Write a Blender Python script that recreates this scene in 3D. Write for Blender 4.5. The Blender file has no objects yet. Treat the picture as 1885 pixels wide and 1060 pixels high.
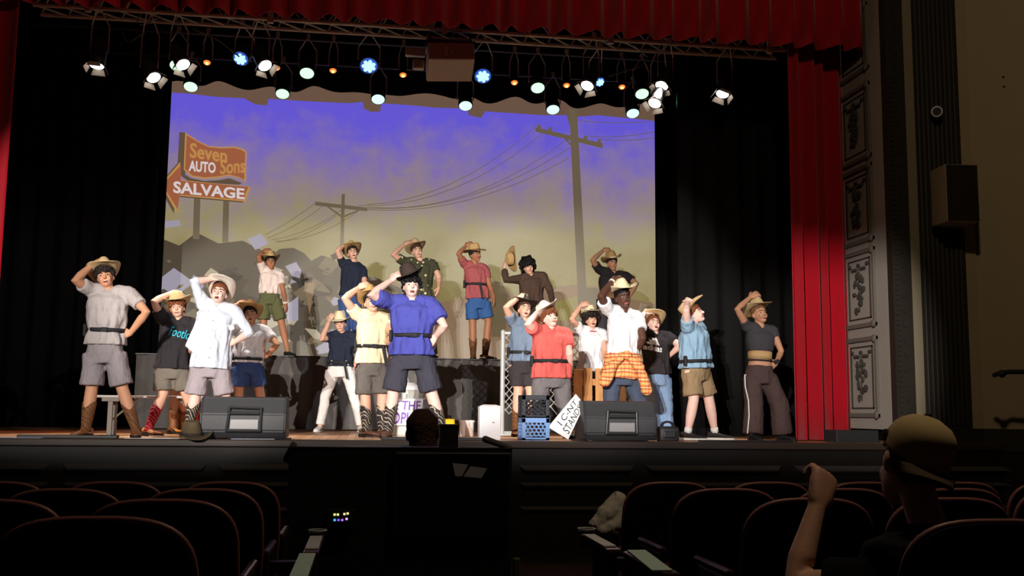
import bpy, bmesh, math, random
from mathutils import Vector, Matrix, Quaternion
random.seed(7)
V = Vector
scene = bpy.context.scene
COL = scene.collection

# ------------------------------------------------------------------ camera
FPX = 1900.0
TH, PITCH, ROLL = math.radians(8.0), math.atan(228 / 1900.0), 0.010
CAM = V((0, 0, 1.29))
Fv = V((math.sin(TH) * math.cos(PITCH), math.cos(TH) * math.cos(PITCH), math.sin(PITCH)))
R0 = V((math.cos(TH), -math.sin(TH), 0)); U0 = R0.cross(Fv)
Rv = R0 * math.cos(ROLL) + U0 * math.sin(ROLL)
Uv = U0 * math.cos(ROLL) - R0 * math.sin(ROLL)
cd = bpy.data.cameras.new('camera'); cam = bpy.data.objects.new('camera', cd); COL.objects.link(cam)
cd.sensor_fit = 'HORIZONTAL'; cd.sensor_width = 36.0; cd.lens = 36.0 * FPX / 1885.0
cd.clip_start = 0.05; cd.clip_end = 200
cam.matrix_world = Matrix((Rv, Uv, -Fv)).transposed().to_4x4()
cam.location = CAM
scene.camera = cam
scene.view_settings.view_transform = 'Standard'; scene.view_settings.look = 'None'
scene.view_settings.exposure = 0.0; scene.view_settings.gamma = 1.0
scene.view_settings.use_curve_mapping = False

# ------------------------------------------------------------------ world: a dark hall
w = bpy.data.worlds.new('world'); scene.world = w; w.use_nodes = True
w.node_tree.nodes['Background'].inputs[0].default_value = (0.9, 0.75, 0.6, 1)
w.node_tree.nodes['Background'].inputs[1].default_value = 0.0022

def rgb(r, g, b):
    f = lambda c: (c / 255 / 12.92) if c / 255 <= 0.04045 else ((c / 255 + 0.055) / 1.055) ** 2.4
    return (f(r), f(g), f(b), 1.0)

def spot(name, loc, target, power, half, color=(1, 1, 1), blend=0.25, radius=0.02, parent=None):
    l = bpy.data.lights.new(name, 'SPOT'); l.energy = power; l.spot_size = math.radians(half * 2)
    l.spot_blend = blend; l.shadow_soft_size = radius; l.color = color
    o = bpy.data.objects.new(name, l); COL.objects.link(o)
    o.location = loc
    o.rotation_euler = (V(target) - V(loc)).to_track_quat('-Z', 'Y').to_euler()
    if parent:
        o.parent = parent; o.matrix_parent_inverse = Matrix.LocRotScale(parent.location, parent.rotation_euler, None).inverted()
    return o

# front-of-house spotlights on the rear left of the hall (their housings are built further down)
FOH = V((-4.8, -6.0, 4.7))
WARM = (1.0, 0.95, 0.88)
foh_aims = [(-2.3, 11.2, 2.35, 10000), (-0.1, 12.2, 2.55, 11500), (2.0, 12.4, 2.5, 11500), (4.0, 11.6, 1.9, 10000)]
for i, (x, y, z, p) in enumerate(foh_aims):
    spot('front_spot_light', FOH + V((i * 0.6 - 0.9, 0, 0)), (x, y, z), p, 7.6, WARM, 0.35, 0.015)
# two weaker spots added as fill from the rear right
FOHR = V((6.0, -5.0, 5.2))
side_aims = [(-1.6, 12.0, 2.3, 2600), (2.2, 12.0, 2.3, 2600)]
for i, (x, y, z, p) in enumerate(side_aims):
    spot('side_fill_light', FOHR + V((i * 0.6, 0, 0)), (x, y, z), p, 9.0, (0.9, 0.93, 1.0), 0.5, 0.02)
# added fill light over the hall, standing in for stage bounce
hl = bpy.data.lights.new('hall_fill_light', 'POINT'); hl.energy = 205; hl.color = (1.0, 0.78, 0.5); hl.shadow_soft_size = 0.15
ho = bpy.data.objects.new('hall_fill_light', hl); COL.objects.link(ho); ho.location = (2.4, 3.6, 6.3)

# ------------------------------------------------------------------ pixel -> place helpers (1885x1060 frame)
def ray(px, py):
    return Fv + Rv * ((px - 942.5) / FPX) - Uv * ((py - 530.0) / FPX)
def W(px, py, Y):
    d = ray(px, py); return CAM + d * ((Y - CAM.y) / d.y)
def G(px, Y, z):
    A = ray(px, 530.0); B = -Uv / FPX
    dy = Y - CAM.y; dz = z - CAM.z
    s = (dz * A.y - A.z * dy) / (B.z * dy - dz * B.y)
    return CAM + (A + B * s) * (dy / (A + B * s).y)

STAGE = 1.0; EDGE = 10.3; PLAT = STAGE + 1.04; PLATY = 14.9; SCREEN = 17.0

# ------------------------------------------------------------------ materials
MATS = {}
def mat(name, col, rough=0.8, spec=0.3, metal=0.0, emit=None, estr=0.0, noise=0.0, nscale=8.0, bump=0.0, bscale=20.0, stretch=(1, 1, 1), sheen=0.0):
    if name in MATS: return MATS[name]
    m = bpy.data.materials.new(name); m.use_nodes = True; nt = m.node_tree; b = nt.nodes['Principled BSDF']
    b.inputs['Base Color'].default_value = col
    b.inputs['Roughness'].default_value = rough; b.inputs['Specular IOR Level'].default_value = spec
    b.inputs['Metallic'].default_value = metal
    if sheen: b.inputs['Sheen Weight'].default_value = sheen
    if emit is not None:
        b.inputs['Emission Color'].default_value = emit; b.inputs['Emission Strength'].default_value = estr
    if noise or bump:
        tc = nt.nodes.new('ShaderNodeTexCoord'); mp = nt.nodes.new('ShaderNodeMapping'); mp.inputs['Scale'].default_value = stretch
        nt.links.new(tc.outputs['Object'], mp.inputs['Vector'])
    if noise:
        n = nt.nodes.new('ShaderNodeTexNoise'); n.inputs['Scale'].default_value = nscale; n.inputs['Detail'].default_value = 4
        nt.links.new(mp.outputs[0], n.inputs['Vector'])
        mx = nt.nodes.new('ShaderNodeMix'); mx.data_type = 'RGBA'
        mx.inputs['A'].default_value = tuple(c * (1 - noise) for c in col[:3]) + (1,)
        mx.inputs['B'].default_value = tuple(min(1, c * (1 + noise)) for c in col[:3]) + (1,)
        nt.links.new(n.outputs['Fac'], mx.inputs['Factor']); nt.links.new(mx.outputs['Result'], b.inputs['Base Color'])
    if bump:
        n2 = nt.nodes.new('ShaderNodeTexNoise'); n2.inputs['Scale'].default_value = bscale; n2.inputs['Detail'].default_value = 3
        n2.inputs['Distortion'].default_value = 0.6
        nt.links.new(mp.outputs[0], n2.inputs['Vector'])
        bp = nt.nodes.new('ShaderNodeBump'); bp.inputs['Strength'].default_value = bump; bp.inputs['Distance'].default_value = 0.03
        nt.links.new(n2.outputs['Fac'], bp.inputs['Height']); nt.links.new(bp.outputs[0], b.inputs['Normal'])
    MATS[name] = m
    return m
def cloth(name, r, g, b, **k):
    k.setdefault('bump', 0.9); k.setdefault('bscale', 9.0); k.setdefault('stretch', (1.5, 1.0, 0.6)); k.setdefault('noise', 0.06)
    return mat(name, rgb(r, g, b), rough=0.92, spec=0.1, **k)
def skin(name, r, g, b):
    return mat(name, rgb(r, g, b), rough=0.55, spec=0.35, noise=0.08, nscale=14)
def pattern(name, base, build, rough=0.9):
    """a material whose colour comes from a small node set-up: build(nt, coord) -> colour socket"""
    m = mat(name, base, rough=rough, spec=0.1); nt = m.node_tree
    tc = nt.nodes.new('ShaderNodeTexCoord')
    nt.links.new(build(nt, tc.outputs['Object']), nt.nodes['Principled BSDF'].inputs['Base Color'])
    return m
def ramp(nt, fac, stops):
    r = nt.nodes.new('ShaderNodeValToRGB'); e = r.color_ramp.elements
    while len(e) < len(stops): e.new(0.5)
    for q, (p, c) in zip(e, stops): q.position = p; q.color = c
    nt.links.new(fac, r.inputs[0]); return r.outputs[0]
def wave(nt, co, scale, axis='Z', dist=0.0):
    wv = nt.nodes.new('ShaderNodeTexWave'); wv.bands_direction = axis; wv.inputs['Scale'].default_value = scale
    wv.inputs['Distortion'].default_value = dist; wv.inputs['Detail'].default_value = 1
    nt.links.new(co, wv.inputs['Vector']); return wv.outputs['Fac']

# ------------------------------------------------------------------ text outlines, made while the scene is still light
TEXT = {}
def make_text(s, shear=0.0, bold=0.0):
    cu = bpy.data.curves.new('t', 'FONT'); cu.body = s; cu.shear = shear; cu.offset = bold; cu.resolution_u = 3
    o = bpy.data.objects.new('t', cu); COL.objects.link(o)
    dg = bpy.context.evaluated_depsgraph_get()
    me = bpy.data.meshes.new_from_object(o.evaluated_get(dg))
    vs = [(v.co.x, v.co.y) for v in me.vertices]; fs = [tuple(p.vertices) for p in me.polygons]
    bpy.data.objects.remove(o); bpy.data.curves.remove(cu); bpy.data.meshes.remove(me)
    x0 = min(v[0] for v in vs); x1 = max(v[0] for v in vs); y0 = min(v[1] for v in vs); y1 = max(v[1] for v in vs)
    TEXT[s] = ([((x - x0) / (x1 - x0), (y - y0) / (y1 - y0)) for x, y in vs], fs)
for s, sh, bo in [('Footloose', 0.4, 0.0), ('adidas', 0, 0.025), ('WE THE', 0, 0.012), ('PEOPLE', 0, 0.016), ('I C-NT', 0.1, 0.0), ('STANDS', 0.1, 0.0),
                  ('Seven', 0.0, 0.02), ('Sons', 0.0, 0.02), ('AUTO', 0, 0.03), ('SALVAGE', 0, 0.03)]:
    make_text(s, sh, bo)

# ------------------------------------------------------------------ mesh helpers
def rootloc(p):
    while p.parent: p = p.parent
    return V(p.location)
def O(name, bm, m, parent=None, base=None, smooth=False, keep=False):
    """link a bmesh (world coordinates) as one object; children keep the origin of their thing"""
    off = rootloc(parent) if parent else (V(base) if base is not None else V((0, 0, 0)))
    if not keep: bm.transform(Matrix.Translation(-off))
    me = bpy.data.meshes.new(name); bm.to_mesh(me); bm.free()
    for mm in (m if isinstance(m, (list, tuple)) else [m]): me.materials.append(mm)
    if smooth: me.shade_smooth()
    o = bpy.data.objects.new(name, me); COL.objects.link(o)
    if parent: o.parent = parent
    elif not keep: o.location = off
    return o
def tag(o, label=None, cat=None, group=None, kind=None):
    if label: o['label'] = label
    if cat: o['category'] = cat
    if group: o['group'] = group
    if kind: o['kind'] = kind
    return o
def thing(name, loc, label, cat, group=None):
    o = bpy.data.objects.new(name, None); COL.objects.link(o); o.location = loc; o.empty_display_size = 0.1
    return tag(o, label, cat, group)
def struct(name, bm, m, parent=None, smooth=False):
    o = O(name, bm, m, parent, smooth=smooth)
    if not parent: o['kind'] = 'structure'
    return o
def copy_tree(o, parent=None):
    c = o.copy(); COL.objects.link(c); c.parent = parent
    for ch in list(o.children): copy_tree(ch, c)
    return c
def bm_(): return bmesh.new()
def box(bm, c, s, rot=None, bevel=0.0):
    r = bmesh.ops.create_cube(bm, size=1.0)
    M = Matrix.Translation(V(c)) @ (rot.to_4x4() if rot is not None else Matrix.Identity(4)) @ Matrix.Diagonal(V((s[0], s[1], s[2], 1)))
    bmesh.ops.transform(bm, matrix=M, verts=r['verts'])
    if bevel:
        es = list({e for v in r['verts'] for e in v.link_edges})
        bmesh.ops.bevel(bm, geom=es, offset=bevel, segments=2, affect='EDGES', profile=0.5)
    return bm
def boxb(lo, hi, bevel=0.0, bm=None):
    bm = bm or bm_()
    return box(bm, [(a + b) / 2 for a, b in zip(lo, hi)], [b - a for a, b in zip(lo, hi)], None, bevel)
def prism(bm, pts, d):
    """extrude a closed outline (3D points) by vector d"""
    a = [bm.verts.new(p) for p in pts]; b = [bm.verts.new(V(p) + V(d)) for p in pts]; n = len(pts)
    bm.faces.new(a); bm.faces.new(list(reversed(b)))
    for i in range(n): bm.faces.new((a[i], b[i], b[(i + 1) % n], a[(i + 1) % n]))
    bmesh.ops.recalc_face_normals(bm, faces=bm.faces)
    return bm
def rings(bm, rs, cap=True):
    vs = [[bm.verts.new(p) for p in r] for r in rs]; n = len(rs[0])
    for a, b in zip(vs, vs[1:]):
        for i in range(n):
            j = (i + 1) % n
            bm.faces.new((a[i], a[j], b[j], b[i]))
    if cap:
        for r, rev in ((vs[0], True), (vs[-1], False)):
            c = V((0, 0, 0))
            for v in r: c += v.co
            cv = bm.verts.new(c / n)
            for i in range(n):
                j = (i + 1) % n
                bm.faces.new((cv, r[j], r[i]) if rev else (cv, r[i], r[j]))
    return bm
def ell(c, ax, ay, rx, ry, n=16, p=2.0):
    out = []
    for i in range(n):
        a = 2 * math.pi * i / n; ca, sa = math.cos(a), math.sin(a)
        if p != 2.0:
            ca = math.copysign(abs(ca) ** (2 / p), ca); sa = math.copysign(abs(sa) ** (2 / p), sa)
        out.append(c + ax * (rx * ca) + ay * (ry * sa))
    return out
def frame(t):
    t = t.normalized(); u = V((0, 0, 1)) if abs(t.z) < 0.9 else V((0, 1, 0))
    a = t.cross(u).normalized(); return a, a.cross(t).normalized()
def tube(bm, pts, rad, n=10, rnd=True):
    pts = [V(p) for p in pts]; rad = rad if isinstance(rad, (list, tuple)) else [rad] * len(pts)
    rs = []; a = None
    m = len(pts)
    for i, p in enumerate(pts):
        t = ((pts[i] - pts[i - 1]).normalized() if i else V((0, 0, 0))) + ((pts[i + 1] - pts[i]).normalized() if i < m - 1 else V((0, 0, 0)))
        if t.length < 1e-6: t = V((0, 0, 1))
        t.normalize()
        if a is None: a, b = frame(t)
        else:
            a = (a - t * a.dot(t)).normalized(); b = a.cross(t).normalized()
        if rnd and i == 0:
            rs.append(ell(p - t * rad[0] * 0.75, a, b, rad[0] * 0.5, rad[0] * 0.5, n)); rs.append(ell(p - t * rad[0] * 0.4, a, b, rad[0] * 0.85, rad[0] * 0.85, n))
        rs.append(ell(p, a, b, rad[i], rad[i], n))
        if rnd and i == m - 1:
            rs.append(ell(p + t * rad[i] * 0.4, a, b, rad[i] * 0.85, rad[i] * 0.85, n)); rs.append(ell(p + t * rad[i] * 0.75, a, b, rad[i] * 0.5, rad[i] * 0.5, n))
    rings(bm, rs)
    bmesh.ops.recalc_face_normals(bm, faces=bm.faces)
    return bm
def sphere(bm, c, r, u=12, v=8, M=None):
    q = bmesh.ops.create_uvsphere(bm, u_segments=u, v_segments=v, radius=1.0)
    S = Matrix.Diagonal(V((r[0], r[1], r[2], 1))) if isinstance(r, (tuple, list, Vector)) else Matrix.Diagonal(V((r, r, r, 1)))
    bmesh.ops.transform(bm, matrix=Matrix.Translation(V(c)) @ (M.to_4x4() if M is not None else Matrix.Identity(4)) @ S, verts=q['verts'])
    return bm
def cyl(bm, a, b, r1, r2=None, n=16):
    return tube(bm, [a, b], [r1, r1 if r2 is None else r2], n, rnd=False)
def remesh(o, voxel, smooth=2, disp=0.0, dscale=0.12):
    m = o.modifiers.new('remesh', 'REMESH'); m.mode = 'VOXEL'; m.voxel_size = voxel; m.use_smooth_shade = True
    if smooth:
        s = o.modifiers.new('smooth', 'SMOOTH'); s.factor = 0.5; s.iterations = smooth
    if disp:
        if 'folds' not in bpy.data.textures:
            t = bpy.data.textures.new('folds', 'CLOUDS'); t.noise_scale = dscale; t.noise_depth = 2
        if 'creases' not in bpy.data.textures:
            t = bpy.data.textures.new('creases', 'CLOUDS'); t.noise_scale = .05; t.noise_depth = 1; t.noise_basis = 'BLENDER_ORIGINAL'; t.cloud_type = 'GRAYSCALE'
        d = o.modifiers.new('creases', 'DISPLACE'); d.texture = bpy.data.textures['creases']; d.strength = disp * .3; d.mid_level = 0.5; d.texture_coords = 'LOCAL'
        d = o.modifiers.new('folds', 'DISPLACE'); d.texture = bpy.data.textures['folds']; d.strength = disp; d.mid_level = 0.5
        d.texture_coords = 'LOCAL'
def quad_map(P, u, v):
    return P[0] * ((1 - u) * (1 - v)) + P[1] * (u * (1 - v)) + P[2] * (u * v) + P[3] * ((1 - u) * v)
def text_bm(s, P, sub=False):
    """text stretched over the quad P = lower left, lower right, upper right, upper left"""
    vs, fs = TEXT[s]; bm = bm_()
    q = [bm.verts.new(quad_map(P, u, v)) for u, v in vs]
    for f in fs:
        try: bm.faces.new([q[i] for i in f])
        except ValueError: pass
    if sub:
        bmesh.ops.triangulate(bm, faces=bm.faces)
        bmesh.ops.subdivide_edges(bm, edges=bm.edges, cuts=1, use_grid_fill=True)
    return bm
def poly(bm, pts):
    f = bm.faces.new([bm.verts.new(p) for p in pts]); return f
def sheet(x0, x1, zf, Y, folds, amp, nz=8, n=None, ztop=None, seed=0, yfun=None, thick=0.012):
    """a hanging pleated cloth between x0 and x1; zf(u) gives its lower edge, ztop its upper edge"""
    rn = random.Random(seed); n = n or int(folds * 10)
    ph = [rn.uniform(-0.9, 0.9) for _ in range(int(folds) + 3)]; am = [rn.uniform(0.55, 1.15) for _ in range(int(folds) + 3)]
    bm = bm_(); grid = []
    for j in range(nz + 1):
        row = []
        for i in range(n + 1):
            u = i / n; k = u * folds; q = int(k); fr = k - q
            a = am[q] * (1 - fr) + am[q + 1] * fr; p = ph[q] * (1 - fr) + ph[q + 1] * fr
            zl = zf(u); v = j / nz
            y = Y + a * amp * math.sin(2 * math.pi * k + p) * (0.75 + 0.25 * (1 - v)) + (yfun(u, v) if yfun else 0)
            x = x0 + (x1 - x0) * u + 0.25 * amp * math.cos(2 * math.pi * k * 0.5 + p)
            row.append(bm.verts.new((x, y, zl + (ztop - zl) * v)))
        grid.append(row)
    for j in range(nz):
        for i in range(n):
            bm.faces.new((grid[j][i], grid[j][i + 1], grid[j + 1][i + 1], grid[j + 1][i]))
    return bm

# ================================================================== THE SETTING
M_black = mat('black paint', rgb(20, 18, 17), rough=0.6, noise=0.2)
M_blackcloth = mat('black velour', rgb(26, 25, 25), rough=1.0, spec=0.05, bump=0.3, bscale=14, stretch=(3, 3, 0.3))
M_red = mat('red velvet', rgb(178, 16, 34), rough=0.95, spec=0.08, sheen=0.25, bump=0.25, bscale=16, stretch=(4, 4, 0.35))
M_metal = mat('dull grey metal', rgb(120, 112, 104), rough=0.45, metal=0.6)
M_darkmetal = mat('black metal', rgb(30, 30, 32), rough=0.45, spec=0.5)
def rz(Y): return 0.13 - 0.034 * (Y - 2.9)

# house floor, raked towards the stage
bm = bm_()
prism(bm, [V((-9, -9, rz(-9))), V((9.5, -9, rz(-9))), V((9.5, EDGE + 0.3, rz(EDGE))), V((-9, EDGE + 0.3, rz(EDGE)))], V((0, 0, -0.2)))
struct('floor', bm, mat('dark carpet', rgb(34, 24, 22), rough=1.0, noise=0.3, nscale=60))
# stage floor of worn boards, nosing along the edge
def stagewood(nt, co):
    mp = nt.nodes.new('ShaderNodeMapping'); mp.inputs['Rotation'].default_value = (0, 0, math.pi / 2); nt.links.new(co, mp.inputs['Vector'])
    b = nt.nodes.new('ShaderNodeTexBrick'); b.inputs['Scale'].default_value = 1.0; b.inputs['Brick Width'].default_value = 2.4; b.inputs['Row Height'].default_value = 0.09
    b.inputs['Mortar Size'].default_value = 0.003
    b.inputs['Color1'].default_value = rgb(196, 150, 112); b.inputs['Color2'].default_value = rgb(170, 124, 90); b.inputs['Mortar'].default_value = rgb(50, 34, 26)
    nt.links.new(mp.outputs[0], b.inputs['Vector']); return b.outputs[0]
M_stage = pattern('stage boards', rgb(160, 110, 75), stagewood, rough=0.42)
M_stage.node_tree.nodes['Principled BSDF'].inputs['Specular IOR Level'].default_value = 0.4
SX0, SX1 = -6.2, 9.2; PY1_ = 11.75
struct('stage_floor', boxb((SX0, EDGE + 0.06, STAGE - 0.25), (SX1, 19.0, STAGE)), M_stage)
bm = bm_(); boxb((SX0, EDGE - 0.02, STAGE - 0.07), (SX1, EDGE + 0.06, STAGE + 0.002), 0.012, bm)
struct('trim_1', bm, mat('stage nosing', rgb(64, 52, 46), rough=0.35))
# apron wall with framed panels
M_apron = mat('apron dark wood', rgb(32, 26, 24), rough=0.5, noise=0.2)
apron = struct('wall_apron', boxb((SX0, EDGE + 0.02, rz(EDGE) - 0.3), (SX1, EDGE + 0.2, STAGE - 0.07)), M_apron)
M_rail = mat('apron moulding', rgb(82, 76, 74), rough=0.4)
for x0, x1 in [(-250, -60), (-30, 88), (112, 378), (398, 640), (660, 930), (955, 1168), (1190, 1440), (1465, 1720), (1745, 1960)]:
    a = G(x0, EDGE, 0.5).x; b = G(x1, EDGE, 0.5).x
    for zc, h, pr in ((0.72, 0.045, 0.05), (0.565, 0.03, 0.04), (0.33, 0.03, 0.03)):
        bm = bm_(); d = 0.05
        prism(bm, [V((a, EDGE + 0.02, zc + h)), V((b, EDGE + 0.02, zc + h)), V((b - d, EDGE - pr, zc)), V((a + d, EDGE - pr, zc))], V((0, 0.02, -0.02)))
        O('panel_moulding', bm, M_rail, apron)
# black surround behind and beside the stage
struct('wall_back', boxb((SX0, 18.6, STAGE), (SX1, 18.8, 11)), M_black)
struct('wall_stage_left', boxb((SX0 - 0.2, EDGE + 0.8, STAGE), (SX0, 18.8, 11)), M_black)
struct('wall_stage_right', boxb((SX1, EDGE + 0.8, STAGE), (SX1 + 0.2, 18.8, 11)), M_black)

struct('ceiling', boxb((SX0, PY1_ + .1, 10.0), (SX1, 18.8, 10.2)), M_black)
# proscenium, right: reveal with plaster panels, dark mouldings, pale strip, fluted pilaster, wall
PX = 5.64; PY0, PY1 = 10.5, 11.75; PTOP = 8.6
M_plaster = mat('grey plaster', rgb(164, 156, 146), rough=0.85, noise=0.08, nscale=5, bump=0.15, bscale=40)
M_orn = mat('plaster ornament', rgb(112, 104, 96), rough=0.8)
M_groove = mat('plaster groove', rgb(66, 60, 55), rough=0.9)
rev = struct('wall_proscenium', boxb((PX, PY0, STAGE + 0.14), (PX + 0.5, PY1, PTOP)), M_plaster)
rnd = random.Random(3)
zs = [(1.29 + (764 - b) * 11.55 / 1900, 1.29 + (764 - a) * 11.55 / 1900) for a, b in ((618, 768), (452, 600), (292, 440), (136, 282), (-20, 112), (-180, -38))]
for pz0, pz1 in zs:
    y0, y1 = PY0 + 0.3, PY1 - 0.18
    bm = bm_(); t = 0.05
    for lo, hi in (((PX - 0.03, y0, pz0), (PX + .01, y1, pz0 + t)), ((PX - 0.03, y0, pz1 - t), (PX + .01, y1, pz1)), ((PX - 0.03, y0, pz0), (PX + .01, y0 + t, pz1)), ((PX - 0.03, y1 - t, pz0), (PX + .01, y1, pz1))):
        boxb(lo, hi, 0.008, bm)
    fr = O('panel_frame', bm, M_orn, rev)
    for cy, cz in ((y0 + .03, pz0 + .03), (y0 + .03, pz1 - .03), (y1 - .03, pz0 + .03), (y1 - .03, pz1 - .03)):
        bm = bm_(); sphere(bm, (PX - 0.035, cy, cz), (0.02, 0.045, 0.045), 10, 6); O('rosette', bm, M_orn, fr)
    bm = bm_()
    for lo, hi in (((PX - 0.012, y0 + .12, pz0 + .1), (PX + .01, y1 - .12, pz0 + .115)), ((PX - 0.012, y0 + .12, pz1 - .115), (PX + .01, y1 - .12, pz1 - .1)), ((PX - 0.012, y0 + .12, pz0 + .1), (PX + .01, y0 + .14, pz1 - .1)), ((PX - 0.012, y1 - .14, pz0 + .1), (PX + .01, y1 - .12, pz1 - .1))):
        boxb(lo, hi, 0, bm)
    O('inner_line', bm, M_groove, rev)
    bm = bm_(); yc = (y0 + y1) / 2
    tube(bm, [(PX - .015, yc, pz0 + .2), (PX - .015, yc, pz1 - .2)], 0.008, 6)
    for k in range(26):
        z = pz0 + 0.2 + rnd.random() * (pz1 - pz0) * 0.5; wdt = 0.13 * (1 - abs(z - pz0 - .42) / 0.6)
        sphere(bm, (PX - 0.015, yc + rnd.uniform(-1, 1) * wdt, z), (0.02, rnd.uniform(.015, .04), rnd.uniform(.02, .045)), 7, 5)
    for k in range(7):
        sphere(bm, (PX - 0.015, yc + (k - 3) * 0.07, pz1 - 0.2 + 0.03 * math.cos(k * 2.1)), (0.018, .035, .022), 7, 5)
    O('plaster_garland', bm, M_groove, rev)
M_darkwood = mat('dark brown moulding', rgb(50, 44, 38), rough=0.55, noise=0.15, nscale=20)
xa = G(1643, PY0, 3).x; xb = G(1668, PY0, 3).x
mould = struct('trim_2', boxb((PX - 0.01, PY0 - 0.1, STAGE - 0.02), (xb, PY0 + 0.02, PTOP)), M_darkwood)
for z in [STAGE + 0.1 + 0.055 * i for i in range(72)]:
    bm = boxb((PX + 0.005, PY0 - 0.115, z), (PX + 0.05, PY0 - 0.09, z + 0.028)); O('dentil', bm, M_darkwood, mould)
for z in [STAGE + 0.12 + 0.16 * i for i in range(36)]:
    bm = boxb((PX + 0.085, PY0 - 0.115, z), (PX + 0.115, PY0 - 0.09, z + 0.05)); O('bead', bm, M_darkwood, mould)
xs0, xs1 = xb, G(1692, PY0, 2).x
struct('trim_3', boxb((xs0, PY0 - 0.06, STAGE - 0.1), (xs0 + 0.13, PY0 + 0.05, PTOP)), mat('pale strip', rgb(146, 134, 112), rough=0.8))
xf0 = xs0 + 0.13; xf1 = G(1782, PY0, 2).x
flut = struct('wall_pilaster', boxb((xf0, PY0 - 0.03, STAGE - 0.1), (xf1, PY0 + 0.4, PTOP)), M_darkwood)
nfl = 9
for i in range(nfl):
    xc = xf0 + 0.06 + (xf1 - xf0 - 0.12) * i / (nfl - 1)
    bm = bm_(); tube(bm, [(xc, PY0 - 0.03, STAGE + 0.2), (xc, PY0 - 0.03, PTOP)], 0.022, 8); O('flute', bm, M_darkwood, flut)
M_wall = mat('tan wall paint', rgb(186, 166, 134), rough=0.85, noise=0.06, nscale=2)
struct('wall_right_return', boxb((xf1, PY0 + 0.02, STAGE - 0.1), (xf1 + 0.16, PY0 + 0.5, PTOP)), M_wall)
A = V((xf1 + 0.14, PY0 + 0.1, STAGE + 0.13)); B = V((9.2, 8.0, STAGE + 0.13))
bm = bm_(); prism(bm, [A, B, B + V((0, 0, 8)), A + V((0, 0, 8))], V((0.15, 0.2, 0))); struct('wall_right', bm, M_wall)
bm = bm_(); a2, b2 = V((PX + 0.3, PY0 - 0.06, STAGE - 0.08)), V((9.2, 7.8, STAGE - 0.08)); m2 = V((xf1 + .1, PY0 - 0.08, STAGE - 0.08))
for p, q in ((a2, m2), (m2, b2)):
    prism(bm, [p, q, q + V((0, 0, 0.24)), p + V((0, 0, 0.24))], V((0.05, 0.12, 0)))
struct('trim_4', bm, M_darkwood)
bm = bm_(); prism(bm, [m2 + V((0, 0.03, -1.6)), b2 + V((0, .03, -1.6)), b2 + V((0, .03, 0)), m2 + V((0, .03, 0))], V((0.05, 0.2, 0)))
struct('wall_wainscot', bm, M_apron)
# proscenium head and left jamb, mostly outside the frame
struct('wall_proscenium_head', boxb((-7.5, PY0, 7.2), (7.5, PY1, 9.2)), M_plaster)
struct('wall_proscenium_left', boxb((-7.6, PY0 - 0.1, STAGE - 0.1), (-5.35, PY1, 8.6)), M_plaster)

# curtains
def curtain(name, bm, m, label, group=None, thick=0.012):
    lo = V((min(v.co.x for v in bm.verts), min(v.co.y for v in bm.verts), min(v.co.z for v in bm.verts)))
    o = O(name, bm, m, None, lo, smooth=True); s = o.modifiers.new('t', 'SOLIDIFY'); s.thickness = thick
    return tag(o, label, 'curtain', group)
XR0 = G(1465, 10.95, 2).x; XR1 = PX - 0.02
curtain('stage_curtain', sheet(XR0, XR1, lambda u: STAGE + 0.012, 11.0, 4.3, 0.09, 10, 90, 6.4, 5, yfun=lambda u, v: 0.45 * u), M_red, 'tall red velvet stage curtain hanging beside the plaster panels on the right')
XL1 = G(28, 11.0, 5).x
curtain('stage_curtain', sheet(-6.1, XL1, lambda u: STAGE + 0.012, 11.0, 5.5, 0.09, 10, 90, 6.8, 9), M_red, 'red velvet stage curtain at the far left edge')
curtain('valance', sheet(-5.6, PX - 0.03, lambda u: 5.44 + 0.03 * u, 10.78, 39, 0.11, 4, 560, 7.4, 2), M_red, 'red velvet valance with pleats hanging across the top of the stage')
# black legs and borders
def leg(px0, px1, Y, folds, seed, label, z1=8.5, lean=None):
    a, b = G(px0, Y, STAGE).x, G(px1, Y, STAGE).x
    curtain('black_leg_curtain', sheet(a, b, lambda u: STAGE + 0.015, Y, folds, 0.06, 6, int(folds * 12), z1, seed), M_blackcloth, label, 'black masking curtains')
leg(-60, 266, 15.9, 8, 21, 'black side curtain behind the person in the grey tee, left of the screen')
leg(190, 285, 16.75, 3, 22, 'black curtain strip against the left edge of the projection screen')
leg(1252, 1560, 13.0, 8, 23, 'black side curtain behind the woman in brown trousers')
leg(1209, 1330, 16.78, 4, 24, 'black curtain strip against the right edge of the projection screen')
bz0 = W(300, 150, 16.3).z; bx0 = W(180, 150, 16.3).x; bx1 = W(1330, 205, 16.3).x
curtain('black_border_curtain', sheet(bx0, bx1, lambda u: bz0 - 0.01 + 0.05 * math.sin(u * 60) * math.sin(u * 23) , 16.3, 15, 0.1, 4, 200, 9.0, 31), M_blackcloth, 'black scalloped border curtain hanging above the projection screen', 'black masking curtains')
curtain('black_border_curtain', sheet(-6.0, 9.0, lambda u: 6.55, 12.72, 30, 0.08, 3, 300, 9.0, 32), M_blackcloth, 'black border curtain high behind the lighting truss', 'black masking curtains')
# thin aluminium edge of the side flat at the left of the screen
bm = bm_(); tube(bm, [W(269, 128, 13.0), W(263, 640, 13.0)], 0.006, 6); p0 = W(263, 640, 13.0)
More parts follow.
